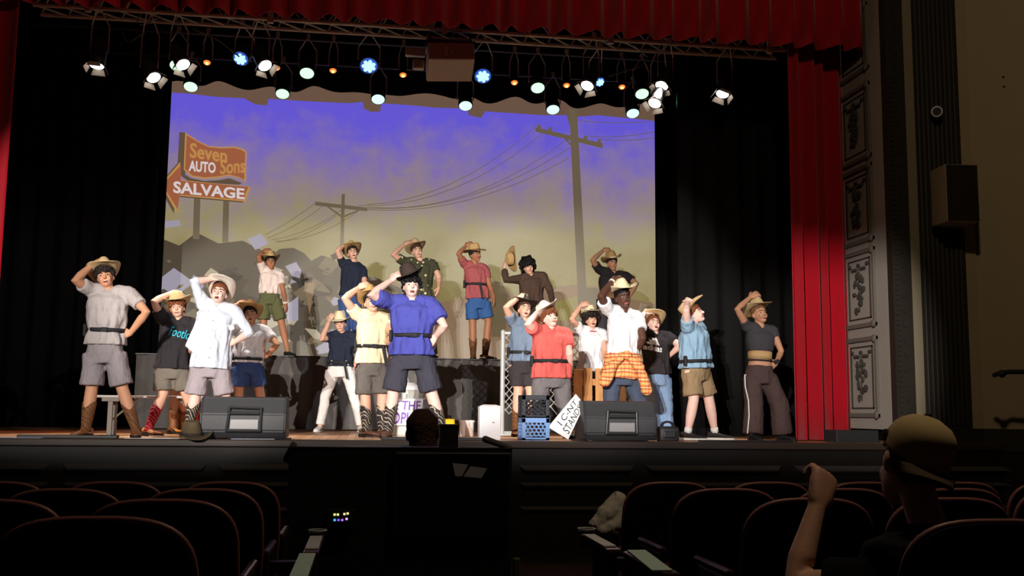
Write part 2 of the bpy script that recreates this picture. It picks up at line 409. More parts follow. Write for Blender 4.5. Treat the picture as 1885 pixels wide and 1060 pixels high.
# ---- platform: decked riser with black skirt
plx0, plx1 = G(252, PLATY, PLAT).x, G(1225, PLATY, PLAT).x
plat = thing('stage_riser', (0, PLATY, STAGE), 'long raised platform with a black draped skirt in front of the screen', 'platform')
O('deck', boxb((plx0, PLATY, PLAT - 0.06), (plx1, 16.55, PLAT), 0.006), mat('riser deck', rgb(46, 42, 40), rough=0.7, noise=0.2), plat)
bm = sheet(plx0, plx1, lambda u: STAGE + 0.02, PLATY - 0.06, 26, 0.035, 8, 340, PLAT - 0.005, 41)
M_skirt = mat('black satin skirt', rgb(98, 93, 90), rough=0.85, spec=0.15, bump=0.35, bscale=5, stretch=(2, 2, 0.4))
sk = O('skirt', bm, M_skirt, plat, smooth=True)
bm = bm_(); boxb((plx0, PLATY - 0.1, PLAT - 0.012), (plx1, PLATY - 0.06, PLAT + 0.004), 0, bm); O('edge_trim', bm, M_darkmetal, plat)
for x in [plx0 + 0.1 + i * (plx1 - plx0 - 0.2) / 5 for i in range(6)]:
    bm = bm_(); cyl(bm, (x, 16.4, STAGE), (x, 16.4, PLAT - 0.06), 0.03); O('leg', bm, M_metal, plat)

# ================================================================== PROJECTION SCREEN
scr = thing('projection_screen', V((W(740, 655, SCREEN).x, SCREEN, STAGE)), 'large projection screen showing a salvage yard sign, telephone poles and a purple sky', 'screen')
def scrmat(name, col, k=1.0):
    m = mat(name, rgb(122, 118, 110), rough=0.9, spec=0.05)
    b = m.node_tree.nodes['Principled BSDF']
    b.inputs['Emission Color'].default_value = col; b.inputs['Emission Strength'].default_value = k * 1.12
    return m
M_cloth_scr = scrmat('screen with painted wash', rgb(112, 88, 72), 0.75)  # warm light on the cloth is painted in as a tan glow
q = [W(258, 720, SCREEN), W(1212, 720, SCREEN), W(1219, 120, SCREEN), W(304, 100, SCREEN)]
bm = bm_(); prism(bm, q, V((0, 0.03, 0))); O('screen_cloth', bm, M_cloth_scr, scr)
for x in (-3.4, 0.0, 3.4):
    b = bm_(); p = W(742, 150, SCREEN); tube(b, [(p.x + x, SCREEN + .015, p.z), (p.x + x, SCREEN + .015, 9.99)], .006, 6); O('hanger_line', b, M_darkmetal, scr)
def decal(name, pts, m, lift, label=None):
    bm = bm_(); f = poly(bm, [W(x, y, SCREEN - lift) for x, y in pts]); f.normal_update(); bmesh.ops.triangulate(bm, faces=[f])
    o = O(name, bm, m, scr)
    if label: o['label'] = label
    return o
top = [(302, 170), (345, 172), (395, 178), (450, 181), (470, 192), (492, 194), (494, 182), (560, 186), (640, 190), (668, 188), (670, 200), (683, 206), (700, 205), (702, 190), (760, 194), (800, 198), (860, 200), (863, 212), (885, 217), (893, 205), (940, 208), (1000, 212), (1043, 212), (1050, 235), (1062, 235), (1062, 215), (1100, 212), (1150, 217), (1205, 222), (1217, 230)]  # jagged edge is the border and lamp shadow, built into the outline
M_sky = scrmat('projected sky', (1, 1, 1, 1), 1.0)
nt = M_sky.node_tree; tc = nt.nodes.new('ShaderNodeTexCoord'); sx = nt.nodes.new('ShaderNodeSeparateXYZ'); nt.links.new(tc.outputs['Object'], sx.inputs[0])
zb, zt = W(740, 655, SCREEN).z - STAGE, W(740, 195, SCREEN).z - STAGE
mr = nt.nodes.new('ShaderNodeMapRange'); mr.inputs[1].default_value = zb; mr.inputs[2].default_value = zt; nt.links.new(sx.outputs[2], mr.inputs[0])
ns = nt.nodes.new('ShaderNodeTexNoise'); ns.inputs['Scale'].default_value = 1.5; ns.inputs['Detail'].default_value = 8; ns.inputs['Roughness'].default_value = 0.7; nt.links.new(tc.outputs['Object'], ns.inputs['Vector'])
ma = nt.nodes.new('ShaderNodeMath'); ma.operation = 'MULTIPLY_ADD'; nt.links.new(ns.outputs[0], ma.inputs[0]); ma.inputs[1].default_value = 0.62
ad = nt.nodes.new('ShaderNodeMath'); ad.operation = 'SUBTRACT'; nt.links.new(mr.outputs[0], ad.inputs[0]); ad.inputs[1].default_value = 0.31; nt.links.new(ad.outputs[0], ma.inputs[2])
rc = ramp(nt, ma.outputs[0], [(0.0, rgb(112, 92, 66)), (0.28, rgb(128, 116, 72)), (0.48, rgb(138, 128, 92)), (0.66, rgb(132, 116, 132)), (0.8, rgb(116, 100, 166)), (0.95, rgb(92, 80, 198))])
nt.links.new(rc, nt.nodes['Principled BSDF'].inputs['Emission Color'])
decal('projected_sky', top + [(1211, 700), (260, 700)], M_sky, 0.004)
# junk pile
c1 = scrmat('junk brown', rgb(60, 50, 36)); c2 = scrmat('junk tan', rgb(98, 85, 62)); c3 = scrmat('junk lilac', rgb(142, 136, 152)); c4 = scrmat('junk dark', rgb(34, 29, 22)); c5 = scrmat('junk rose', rgb(124, 100, 76)); c6 = scrmat('junk pale', rgb(158, 146, 124)); c7 = scrmat('junk gold', rgb(128, 116, 66))
decal('projected_junk', [(278, 470), (300, 440), (330, 452), (362, 428), (402, 448), (447, 443), (500, 470), (515, 458), (540, 456), (560, 466), (573, 480), (592, 470), (612, 476), (650, 505), (690, 510), (760, 540), (760, 700), (262, 700)], c1, 0.008)
decal('projected_junk', [(640, 560), (720, 512), (800, 560), (850, 548), (915, 520), (945, 545), (990, 530), (1060, 524), (1100, 528), (1150, 548), (1211, 560), (1211, 700), (640, 700)], c5, 0.007)
rj = random.Random(11)
for i in range(170):
    cx = rj.uniform(285, 640); hgt = 640 - 0.0 * cx; topy = 462 + 40 * abs(math.sin(cx * 0.02)); cy = rj.uniform(topy, 645)
    n = rj.choice((3, 4, 4, 5)); r = rj.uniform(5, 22); st = rj.uniform(0.35, 1); ro = rj.uniform(-0.6, 0.6)
    pts = []
    for k in range(n):
        a = 2 * math.pi * k / n + rj.uniform(-.3, .3); x = r * math.cos(a); y = r * st * math.sin(a)
        pts.append((cx + x * math.cos(ro) - y * math.sin(ro), cy + x * math.sin(ro) + y * math.cos(ro)))
    decal('projected_scrap', pts, rj.choice((c2, c4, c1, c2, c6, c4, c3)), 0.010 + 0.00004 * i)
for pts, m in (([(285, 520), (320, 493), (358, 520), (322, 545)], c3), ([(286, 408), (330, 405), (333, 415), (300, 420)], c3), ([(455, 440), (480, 430), (495, 448), (470, 460)], c3), ([(525, 490), (545, 482), (555, 498), (552, 512), (538, 508)], c3), ([(530, 560), (549, 545), (549, 590), (528, 590)], c3), ([(560, 520), (580, 520), (570, 580)], c5),
               ([(700, 530), (735, 540), (735, 560), (690, 575)], c2), ([(905, 516), (925, 520), (935, 545), (930, 620), (905, 620)], c2), ([(1010, 560), (1060, 545), (1085, 560), (1060, 590), (1015, 590)], c7), ([(1065, 530), (1100, 530), (1110, 560), (1075, 580)], c2), ([(1180, 560), (1211, 566), (1211, 640), (1170, 640)], c2)):
    decal('projected_scrap', pts, m, 0.016)
# salvage sign
sgd = scrmat('sign dark side', rgb(88, 72, 58)); sgr = scrmat('sign rust', rgb(146, 84, 58)); sgo = scrmat('sign gold', rgb(176, 128, 70)); sgw = scrmat('sign white', rgb(200, 190, 190)); pole = scrmat('projected pole', rgb(96, 84, 66))  # sgd colours the dark side thickness of the pictured sign
decal('projected_sign_post', [(357, 362), (369, 362), (367, 440), (355, 440)], pole, 0.018)
decal('projected_sign_post', [(411, 366), (422, 366), (420, 446), (409, 446)], pole, 0.018)
flag = [(341, 244), (362, 258), (385, 269), (410, 271), (432, 270), (447, 274), (454, 279), (452, 334), (442, 328), (422, 323), (400, 327), (375, 329), (352, 325), (338, 312)]
decal('projected_sign', [(330, 243)] + [(x, y) for x, y in flag[:1]] + [(341, 322), (352, 328), (375, 333), (400, 332), (422, 328), (446, 337), (440, 340), (400, 338), (350, 336), (326, 318)], sgd, 0.018)
decal('projected_sign', flag, sgo, 0.019)
cxm, cym = 397, 298
decal('projected_sign', [(cxm + (x - cxm) * 0.955, cym + (y - cym) * 0.92) for x, y in flag], sgr, 0.020)
arrow = [(296, 339), (332, 298), (331, 331), (461, 344), (455, 358), (452, 371), (329, 360), (325, 391)]
decal('projected_sign', [(x - 5, y + 2) for x, y in arrow], sgd, 0.0185)
decal('projected_sign', arrow, sgo, 0.021)
ax, ay = 372, 345
decal('projected_sign', [(ax + (x - ax) * 0.96, ay + (y - ay) * 0.88) for x, y in arrow], sgr, 0.022)
def scr_text(s, q, m):
    O('projected_lettering', text_bm(s, [W(x, y, SCREEN - 0.024) for x, y in q]), m, scr)
scr_text('Seven', [(349, 290), (418, 300), (418, 274), (350, 262)], sgo)
scr_text('AUTO', [(347, 315), (397, 319), (397, 299), (348, 295)], sgw)
scr_text('Sons', [(405, 321), (451, 318), (451, 291), (406, 294)], sgo)
scr_text('SALVAGE', [(319, 355), (450, 367), (450, 347), (319, 333)], sgw)
# telephone poles and wires
decal('projected_pole', [(1048, 200), (1062, 200), (1083, 600), (1066, 600)], pole, 0.018)
decal('projected_pole', [(986, 234), (1110, 264), (1109, 273), (985, 242)], pole, 0.019)
for x, y in ((990, 229), (1010, 233), (1075, 250), (1100, 256)): decal('projected_insulator', [(x, y), (x + 6, y + 2), (x + 6, y + 9), (x, y + 7)], pole, 0.019)
decal('projected_pole', [(1030, 246), (1034, 246), (1062, 275), (1060, 279)], pole, 0.0195)
decal('projected_pole', [(629, 357), (635, 357), (632, 470), (625, 470)], pole, 0.018)
decal('projected_pole', [(580, 371), (676, 382), (676, 389), (580, 378)], pole, 0.019)
decal('projected_pole', [(598, 378), (601, 377), (631, 398), (629, 401)], pole, 0.0195); decal('projected_pole', [(660, 386), (663, 387), (634, 400), (632, 397)], pole, 0.0195)
def wire(a, b, sag):
    n = 10; up = []; dn = []
    for i in range(n + 1):
        t = i / n; x = a[0] + (b[0] - a[0]) * t; y = a[1] + (b[1] - a[1]) * t + sag * 4 * t * (1 - t)
        up.append((x, y - 0.6)); dn.append((x, y + 0.6))
    bm = bm_()
    pu = [bm.verts.new(W(x, y, SCREEN - 0.017)) for x, y in up]; pd = [bm.verts.new(W(x, y, SCREEN - 0.017)) for x, y in dn]
    for i in range(n): bm.faces.new((pu[i], pu[i + 1], pd[i + 1], pd[i]))
    O('projected_wire', bm, pole, scr)
for a, b, s in (((676, 376), (990, 230), 34), ((660, 378), (1012, 235), 40), ((676, 381), (1046, 255), 40), ((640, 380), (1078, 252), 46), ((676, 386), (1048, 290), 30), ((1062, 222), (1214, 222), 4), ((1075, 250), (1214, 240), 6), ((1100, 256), (1214, 252), 4), ((580, 374), (488, 432), 3), ((598, 376), (492, 438), 6), ((632, 384), (500, 441), 10), ((660, 388), (505, 444), 14), ((620, 396), (510, 446), 8)):
    wire(a, b, s)

# ================================================================== PEOPLE
M_eye = mat('eye white', rgb(190, 182, 176), rough=0.3); M_iris = mat('iris', rgb(40, 28, 22), rough=0.3)
M_mouth = mat('mouth', rgb(92, 26, 26), rough=0.5); M_teeth = mat('teeth', rgb(225, 218, 205), rough=0.4); M_lip = mat('lips', rgb(170, 92, 84), rough=0.5)
M_belt = mat('black webbing', rgb(34, 32, 34), rough=0.7, bump=0.2, bscale=90)
HAIRC = {'dark': mat('dark brown hair', rgb(34, 24, 20), rough=0.6, bump=0.8, bscale=45), 'black': mat('black hair', rgb(14, 12, 13), rough=0.5, bump=0.8, bscale=45), 'red': mat('auburn hair', rgb(116, 64, 36), rough=0.6, bump=0.8, bscale=45), 'brown': mat('brown hair', rgb(70, 44, 30), rough=0.6, bump=0.8, bscale=45), 'blond': mat('light brown hair', rgb(128, 88, 54), rough=0.6, bump=0.8, bscale=45)}
SK = {'a': skin('fair skin', 214, 164, 140), 'b': skin('tanned skin', 196, 140, 108), 'c': skin('brown skin', 160, 106, 76), 'd': skin('deep brown skin', 86, 54, 42), 'p': skin('pale skin', 224, 182, 168)}
HR = [(0.0, .018, .016, .058), (.03, .032, .028, .052), (.10, .047, .048, .036), (.22, .060, .070, .018), (.36, .068, .086, .006), (.5, .0735, .094, .0), (.64, .0755, .098, -.003), (.78, .071, .093, -.005), (.89, .056, .074, -.006), (.96, .036, .048, -.006), (1.0, .014, .018, -.006)]
def headshape(h):
    for a, b in zip(HR, HR[1:]):
        if h <= b[0]:
            t = (h - a[0]) / (b[0] - a[0]); return [a[i] + (b[i] - a[i]) * t for i in (1, 2, 3)]
    return list(HR[-1][1:])
def hat(Pb, up, fwd, m, band, sc=1.0, parent=None, curl=0.055, brim=0.085, name='hat', crown=0.115, loc=None, flop=0.0):
    """western hat; Pb = centre of the head band, up / fwd its axes"""
    up = up.normalized(); fwd = (fwd - up * fwd.dot(up)).normalized(); rt = fwd.cross(up)
    bm = bm_(); n = 36; rs = []
    for r in range(6):
        t = r / 5; ring = []
        for i in range(n):
            a = 2 * math.pi * i / n; c, s = math.cos(a), math.sin(a)
            rx = .083 + (brim * 1.0) * t; ry = .102 + (brim * 1.15) * t
            z = curl * (abs(c) ** 3) * t ** 1.7 - 0.022 * (abs(s) ** 3) * t * t + flop * s * t
            ring.append(Pb + (rt * (c * rx * (1 - 0.18 * t * abs(c) * curl / 0.055 * 0.5)) + fwd * (s * ry) + up * z) * sc)
        rs.append(ring)
    rings(bm, rs, cap=False)
    cr = []
    for zz, fx, fy in ((0, .083, .102), (.03, .081, .1), (.07, .075, .095), (.1, .066, .088), (.112, .056, .078)):
        cr.append([Pb + (rt * (math.cos(2 * math.pi * i / n) * fx * (1 - (0.25 * (zz / .112) ** 2 if math.sin(2 * math.pi * i / n) > .3 else 0))) + fwd * (math.sin(2 * math.pi * i / n) * fy) + up * (zz * crown / .115)) * sc for i in range(n)])
    cr.append([Pb + (rt * (math.cos(2 * math.pi * i / n) * .03) + fwd * (math.sin(2 * math.pi * i / n) * .06) + up * (.086 * crown / .115)) * sc for i in range(n)])
    b2 = bm_(); rings(b2, cr, cap=False)
    c = b2.verts.new(Pb + up * (.084 * crown / .115 * sc)); b2.verts.ensure_lookup_table(); last = [v for v in b2.verts][-n - 1:-1]
    for i in range(n): b2.faces.new((c, last[i], last[(i + 1) % n]))
    b3 = bm_(); rings(b3, [[Pb + (rt * (math.cos(2 * math.pi * i / n) * .086) + fwd * (math.sin(2 * math.pi * i / n) * .105) + up * z) * sc for i in range(n)] for z in (.002, .022)], cap=False)
    if parent is None:
        root = bpy.data.objects.new(name, None); COL.objects.link(root); root.location = loc if loc is not None else Pb
        o = O('brim', bm, m, root, smooth=True); h = root
    else:
        h = o = O('hat', bm, m, parent, smooth=True)
    s = o.modifiers.new('t', 'SOLIDIFY'); s.thickness = 0.005
    k = O('crown', b2, m, h, smooth=True); s = k.modifiers.new('t', 'SOLIDIFY'); s.thickness = 0.004
    O('hat_band', b3, band, h, smooth=True)
    return h

def hand(bm, wr, d, back, k, side, curl=0.5, spread=1.0, pose=None):
    d = d.normalized(); back = (back - d * back.dot(d)).normalized(); lat = d.cross(back).normalized()
    pr = [(0, .027, .021), (.025, .033, .021), (.06, .041, .018), (.088, .040, .015), (.098, .034, .012)]
    rings(bm, [ell(wr + d * (a * k), lat, back, b * k, c * k, 10, 2.6) for a, b, c in pr])
    ts = -side
    for i, (off, ln) in enumerate(((-.031, .058), (-.0105, .072), (.0105, .077), (.031, .07))):
        cu = curl
        if pose == 'point': cu = 0.1 if off * ts == .031 else 1.15
        b = wr + d * (.084 * k) + lat * (off * spread * k * ts / abs(ts)) ; ang = 0.0; p = b; pts = [p]
        fan = off * 3.0 * (spread - 0.8) * ts
        for sgm in (0.45, 0.32, 0.23):
            ang += cu * (0.6 if sgm == .45 else 1.0)
            dr = (d * math.cos(ang) - back * math.sin(ang) + lat * fan).normalized(); p = p + dr * (ln * 1.1 * sgm * k); pts.append(p)
        tube(bm, pts, [.0115 * k, .011 * k, .0105 * k, .0095 * k], 7)
    s = lat * ts
    b = wr + d * (.022 * k) + s * (.026 * k)
    if curl > 1: q = b + (d * .9 + s * .35 - back * .35).normalized() * (.04 * k); r = q + (d * .3 - s * .6 - back * .7).normalized() * (.03 * k)
    else: q = b + (d * .55 + s * .75 - back * .25).normalized() * (.042 * k); r = q + (d * .85 + s * .3 - back * .35).normalized() * (.034 * k)
    tube(bm, [b, q, r], [.0145 * k, .0125 * k, .0105 * k], 7)

def lerp(a, b, t): return a + (b - a) * t
PEOPLE = []
def person(s):
    Y = s['Y']; k = s.get('k', 1.0); z0 = s.get('z0', STAGE); fat = s.get('fat', 1.0); sk = SK[s.get('skin', 'a')]
    def J(v): return v.copy() if isinstance(v, Vector) else W(v[0], v[1], Y + (v[2] if len(v) > 2 else 0.0))
    pR, pL, sR, sL, nb = (J(s[q]) for q in ('pR', 'pL', 'sR', 'sL', 'nb'))
    base = V(((pR.x + pL.x) / 2, Y, z0))
    root = thing('person', base, s['label'], 'person', s.get('group', 'performers on the stage'))
    def arm(sh, e, wv, first):
        E = J(e) if (isinstance(e, Vector) or len(e) > 2) else None
        if E is None:
            E = W(e[0], e[1], Y); l = (E - sh).length; L = .285 * k; dy = math.sqrt(max(0, L * L - l * l)) * 0.8 if l < L else 0
            E = W(e[0], e[1], sh.y - dy if s.get('ez', 1) > 0 else sh.y + dy)
        return E, J(wv)
    eR, wR = arm(sR, s['eR'], s['wR'], 1); eL, wL = arm(sL, s['eL'], s['wL'], 1)
    kR, kL = J(s['kR']), J(s['kL'])
    def foot(f):
        if isinstance(f, Vector): return f, 0
        p = G(f[0], Y + (f[1] if len(f) > 1 else 0), z0 + 0.085 * k); return p, math.radians(f[2] if len(f) > 2 else 0)
    aR, tR = foot(s['fR']); aL, tL = foot(s['fL'])
    H = (pR + pL) / 2; hv = (pL - pR); sv = (sL - sR); sp = nb - H
    hipw = hv.length / 2 + .062 * k * fat; shw = sv.length / 2
    hvn, svn = hv.normalized(), sv.normalized()
    waist = s.get('waist', .142) * k * fat; chest = max(.158 * k * fat, min(shw * 0.9, .2 * k * fat))
    WD = [(-.2, hipw * .9, .105 * k * fat), (0, hipw, .125 * k * fat), (.2, (hipw + waist) / 2, .118 * k * fat), (.42, waist, .108 * k * fat), (.72, chest, .12 * k * fat), (.86, chest * .97, .105 * k), (.95, shw * .62, .078 * k), (1.02, .06 * k, .055 * k)]
    def tor(t, ex=0.0, ey=0.0):
        for a, b in zip(WD, WD[1:]):
            if t <= b[0]:
                q = max(0, (t - a[0]) / (b[0] - a[0])); rx, ry = lerp(a[1], b[1], q), lerp(a[2], b[2], q); break
        else: rx, ry = WD[-1][1:]
        u = min(1, max(0, t)); ax = lerp(hvn, svn, u); up = sp.normalized(); ax = (ax - up * ax.dot(up) * (1 - 0.7 * (1 - abs(u - .5)))).normalized()
        ay = up.cross(ax).normalized()
        return H + sp * t, ax, ay, rx + ex, ry + ey
    fwd = -tor(.5)[2]
    if fwd.dot(hvn.cross(V((0, 0, 1)))) < 0: fwd = -fwd
    # --- head frame
    ch = J(s['ch']) + fwd * (.0) + V((0, -.05 * k, 0)) * (1 if not s.get('away') else -1)
    hu = (W(s['hc'][0], s['hc'][1], ch.y) - W(s['ch'][0], s['ch'][1], ch.y)).normalized()
    f0 = V((0, -1, 0)) if not s.get('away') else V((0, 1, 0)); f0 = (f0 - hu * f0.dot(hu)).normalized(); r0 = f0.cross(hu)   # r0: towards image left when facing the camera
    yw, pt = math.radians(s.get('yaw', 0)), math.radians(s.get('pit', 0))
    hf = f0 * math.cos(yw) - r0 * math.sin(yw) if not s.get('away') else f0 * math.cos(yw) + r0 * math.sin(yw)
    hu2 = hu * math.cos(pt) - hf * math.sin(pt); hf = (hf * math.cos(pt) + hu * math.sin(pt)).normalized(); hu = hu2.normalized(); hr = hf.cross(hu)
    Hh = .232 * k * s.get('hs', 1.0); q = k * s.get('hs', 1.0)
    O0 = ch - hf * (.055 * q)            # axis of the head at chin height
    hp = lambda x, f, h: O0 + hr * (x * q) + hf * (f * q) + hu * (h * Hh)
    bm = bm_()
    rings(bm, [ell(hp(0, c, h), hr, hf, a * q, b * q, 20, 2.15) for h, a, b, c in HR])
    tube(bm, [hp(0, .09, .56), hp(0, .098, .46), hp(0, .112, .375)], [.009 * q, .012 * q, .0165 * q], 8)
    for sx in (-1, 1):
        sphere(bm, hp(.076 * sx, -.012, .45), (.012 * q, .022 * q, .034 * q), 8, 6, Matrix((hr, hf, hu)).transposed())
        sphere(bm, hp(.034 * sx, .078, .33), (.022 * q, .018 * q, .03 * q), 8, 6, Matrix((hr, hf, hu)).transposed())
        tube(bm, [hp(.014 * sx, .088, .575), hp(.05 * sx, .07, .57)], .010 * q, 6)
    sphere(bm, hp(0, .078, .1), (.026 * q, .02 * q, .022 * q), 8, 6, Matrix((hr, hf, hu)).transposed())
    tube(bm, [nb - sp.normalized() * .05 * k, nb, lerp(nb, hp(0, -.02, .3), .5), hp(0, -.015, .35)], [.062 * k, .058 * k, .053 * k, .055 * k], 12)
    # --- torso, arms, legs
    rings(bm, [ell(*tor(t)[:3], *tor(t)[3:], 20, 2.3) for t in (-.16, -.08, 0, .1, .2, .32, .42, .55, .72, .86, .95, 1.0)])
    for sh in (sR, sL): tube(bm, [lerp(H, nb, .9), lerp(nb, sh, .55), sh], [.07 * k, .06 * k, .055 * k], 10)
    am = s.get('arm', 1.0)
    for sh, el, wr, hd, side, nm in ((sR, eR, wR, s.get('hR'), 1, 'R'), (sL, eL, wL, s.get('hL'), -1, 'L')):
        tube(bm, [sh, lerp(sh, el, .35), lerp(sh, el, .75), el, lerp(el, wr, .3), lerp(el, wr, .7), wr], [r * k * am for r in (.057, .05, .044, .041, .043, .034, .0275)], 12)
        hk = s.get('hk' + nm, 'hang')
        tgt = J(hd) if hd is not None else wr + (wr - el).normalized() * .1
        d = (tgt - wr)
        if hk == 'hat': back, cu, spd = V((-.3, -.75, .6)), .62, 1.12
        elif hk == 'hip': back, cu, spd = fwd, .42, 1.15
        elif hk == 'fist': back, cu, spd = V((0, -.2, 1)), 1.25, .95
        elif hk == 'point': back, cu, spd = fwd, .1, 1.0
        else: back, cu, spd = (V((-1, 0, 0)) if nm == 'R' else V((1, 0, 0))) + fwd * .6, .3, 1.0
        if s.get('back' + nm): back = V(s['back' + nm])
        hand(bm, wr - d.normalized() * .01 * k, d, back, k * 1.06 * s.get('hsz', 1.0), side, cu, spd, 'point' if hk == 'point' else None)
    lg = s.get('leg', 1.0)
    for hp_, kn, an in ((pR, kR, aR), (pL, kL, aL)):
        tube(bm, [lerp(hp_, kn, .05), lerp(hp_, kn, .3), lerp(hp_, kn, .7), kn, lerp(kn, an, .28), lerp(kn, an, .5), lerp(kn, an, .8), an], [r * k * lg for r in (.092, .089, .072, .059, .0605, .056, .041, .037)], 12)
    body = O('body', bm, sk, root); remesh(body, .0088 * max(k, .9), 2)
    # --- face
    def R3(): return Matrix((hr, hf, hu)).transposed()
    if not s.get('away'):
        for sx in (-1, 1):
            b = bm_(); sphere(b, hp(.0325 * sx, .0805, .5), (.0145 * q, .0095 * q, .0065 * q), 10, 6, R3()); e = O('eye', b, M_eye, root, smooth=True)
            b = bm_(); sphere(b, hp(.0325 * sx, .0885, .498), (.0075 * q, .004 * q, .0075 * q), 8, 6, R3()); O('iris', b, M_iris, e, smooth=True)
            b = bm_(); tube(b, [hp(.013 * sx, .098, .585), hp(.034 * sx, .093, .612), hp(.055 * sx, .072, .588)], [.0055 * q, .006 * q, .0035 * q], 6); O('eyebrow', b, HAIRC[s.get('hair', ('dark', 0))[0]], root, smooth=True)
        mo = s.get('mouth', .6)
        b = bm_(); sphere(b, hp(0, .084, .215 - .015 * mo), ((.026 - .004 * mo) * q, .013 * q, (.0075 + .017 * mo) * q), 12, 8, R3()); lp = O('lips', b, M_lip, root, smooth=True)
        if mo > .15:
            b = bm_(); sphere(b, hp(0, .0895, .215 - .015 * mo), ((.02 - .003 * mo) * q, .0105 * q, (.002 + .0165 * mo) * q), 12, 8, R3()); O('mouth', b, M_mouth, lp, smooth=True)
            b = bm_(); box(b, hp(0, .0965, .222 + .033 * mo), (.024 * q, .006 * q, .0065 * q), R3(), .002); O('teeth', b, M_teeth, lp)
    # --- hair
    hc, style = s.get('hair', ('dark', 0)); n = 28; rs = []; M = 8
    fr, sd, bk = {0: (.70, .44, .16), 1: (.62, .4, .1), 2: (.66, .2, -.05), 3: (.74, .5, .2), 4: (.66, .3, -.55)}[style]; vol = {0: .010, 1: .018, 2: .040, 3: .006, 4: .034}[style]; rn = random.Random(len(PEOPLE) + 5)
    b = bm_()
    for j in range(M + 1):
        ring = []
        for i in range(n):
            a = 2 * math.pi * i / n; f = math.cos(a)
            h0 = lerp(sd, fr, max(0, f) ** .6) if f > 0 else lerp(sd, bk, (-f) ** .7)
            if f > .3: h0 += .03 * math.sin(a * 9)
            h = lerp(h0, 1.0, j / M); rx, ry, c = headshape(max(.3, h)) if style in (2, 4) else headshape(h)
            v = vol * (.35 if j == 0 and style != 4 else 1) * (1 + .5 * rn.uniform(-1, 1) * (style in (1, 2))) + .004
            ring.append(hp(math.sin(a) * (rx + v), c + math.cos(a) * (ry + v * .8), h + (v / .23 if j == M else v * .5 / .23 * j / M)))
        rs.append(ring)
    rings(b, rs, cap=False)
    top = b.verts.new(hp(0, -.006, 1.0 + vol * 1.2 / .23)); b.verts.ensure_lookup_table(); last = list(b.verts)[-n - 1:-1]
    for i in range(n): b.faces.new((top, last[i], last[(i + 1) % n]))
    if style in (1, 2):
        for i in range(60 if style == 2 else 34):
            a = rn.uniform(0, 2 * math.pi); f = math.cos(a); h0 = lerp(sd, fr, max(0, f) ** .6) if f > 0 else lerp(sd, bk, (-f) ** .7); h = lerp(h0, 1.0, rn.random() ** 1.3 * .9)
            rx, ry, c = headshape(max(.35, h)); r = rn.uniform(.014, .026) * (1.2 if style == 2 else .85)
            sphere(b, hp(math.sin(a) * (rx + vol), c + math.cos(a) * (ry + vol * .8), h), (r * q, r * q, r * q * 1.1), 7, 5)
    bmesh.ops.recalc_face_normals(b, faces=b.faces)
    O('hair', b, HAIRC[hc], root, smooth=True)
    # --- hat
    if s.get('hat'):
        ht = s['hat']; ro, pi_ = math.radians(ht.get('roll', 0)), math.radians(ht.get('pit', 0) + (0 if 'pos' in ht else 5))
        up = hu; fw = hf
        if 'pos' in ht:
            Pb = J(ht['pos']); up = V((0, 0, 1)); fw = f0
        else: Pb = hp(0, -.006, ht.get('h', .74) + .05)
        R = Matrix.Rotation(ro, 3, V((0, 1, 0))); up = R @ up; fw = R @ fw
        axr = fw.cross(up); R = Matrix.Rotation(pi_, 3, axr); up = R @ up; fw = R @ fw
        if 'yaw' in ht: fw = Matrix.Rotation(math.radians(ht['yaw']), 3, up) @ fw
        hh = hat(Pb, up, fw, ht['m'], ht.get('band', ht['m']), q * ht.get('sc', 1.06), root, ht.get('curl', .055), ht.get('brim', .085), crown=ht.get('crown', .115))
        if ht.get('label'): hh['label'] = ht['label']
    # --- lower garment
    lo = s['bot']; typ = lo['t']; ease = lo.get('e', .012); b = bm_(); wt = lo.get('top', .3)
    rings(b, [ell(*tor(t, ease, ease)[:3], *tor(t, ease, ease)[3:], 22, 2.3) for t in [wt, (wt + .02) * .6, .1, 0, -.1, -.17]])
    for hp_, kn, an in ((pR, kR, aR), (pL, kL, aL)):
        if typ == 'shorts':
            h = lo.get('h', .9); w1 = lo.get('w', .102) * k * lg; e = lerp(hp_, kn, h)
            tube(b, [lerp(hp_, kn, .02), lerp(hp_, kn, .35), lerp(hp_, kn, h * .7), e], [.104 * k * lg + ease * .5, .105 * k * lg, w1, w1 * 1.02], 16, rnd=False)
        else:
            w1, w2, w3 = lo.get('w', (.098, .078, .07)); e = lerp(kn, an, lo.get('len', 1.0)); 
            tube(b, [lerp(hp_, kn, .02), lerp(hp_, kn, .35), lerp(hp_, kn, .7), kn, lerp(kn, e, .5), lerp(kn, e, .85), e], [.102 * k + ease * .5, w1 * k, lerp(w1, w2, .6) * k, w2 * k, lerp(w2, w3, .5) * k, w3 * k, w3 * k], 16, rnd=False)
    g = O({'shorts': 'shorts', 'pants': 'trousers'}[typ], b, lo['m'], root); remesh(g, .012, 2, .02)
    if lo.get('label'): g['label'] = lo['label']
    # --- upper garment
    up = s['top']; e = up.get('e', .022); b = bm_(); hem = up.get('hem', 0.0); bt = s.get('belt')
    ts = [hem, hem + .05, hem + .12, .25, .35, .45, .55, .65, .75, .86, .94, .985]
    ts = sorted(set([t for t in ts if t >= hem])); ph = [random.uniform(0, 6.28) for _ in range(3)]
    rs = []
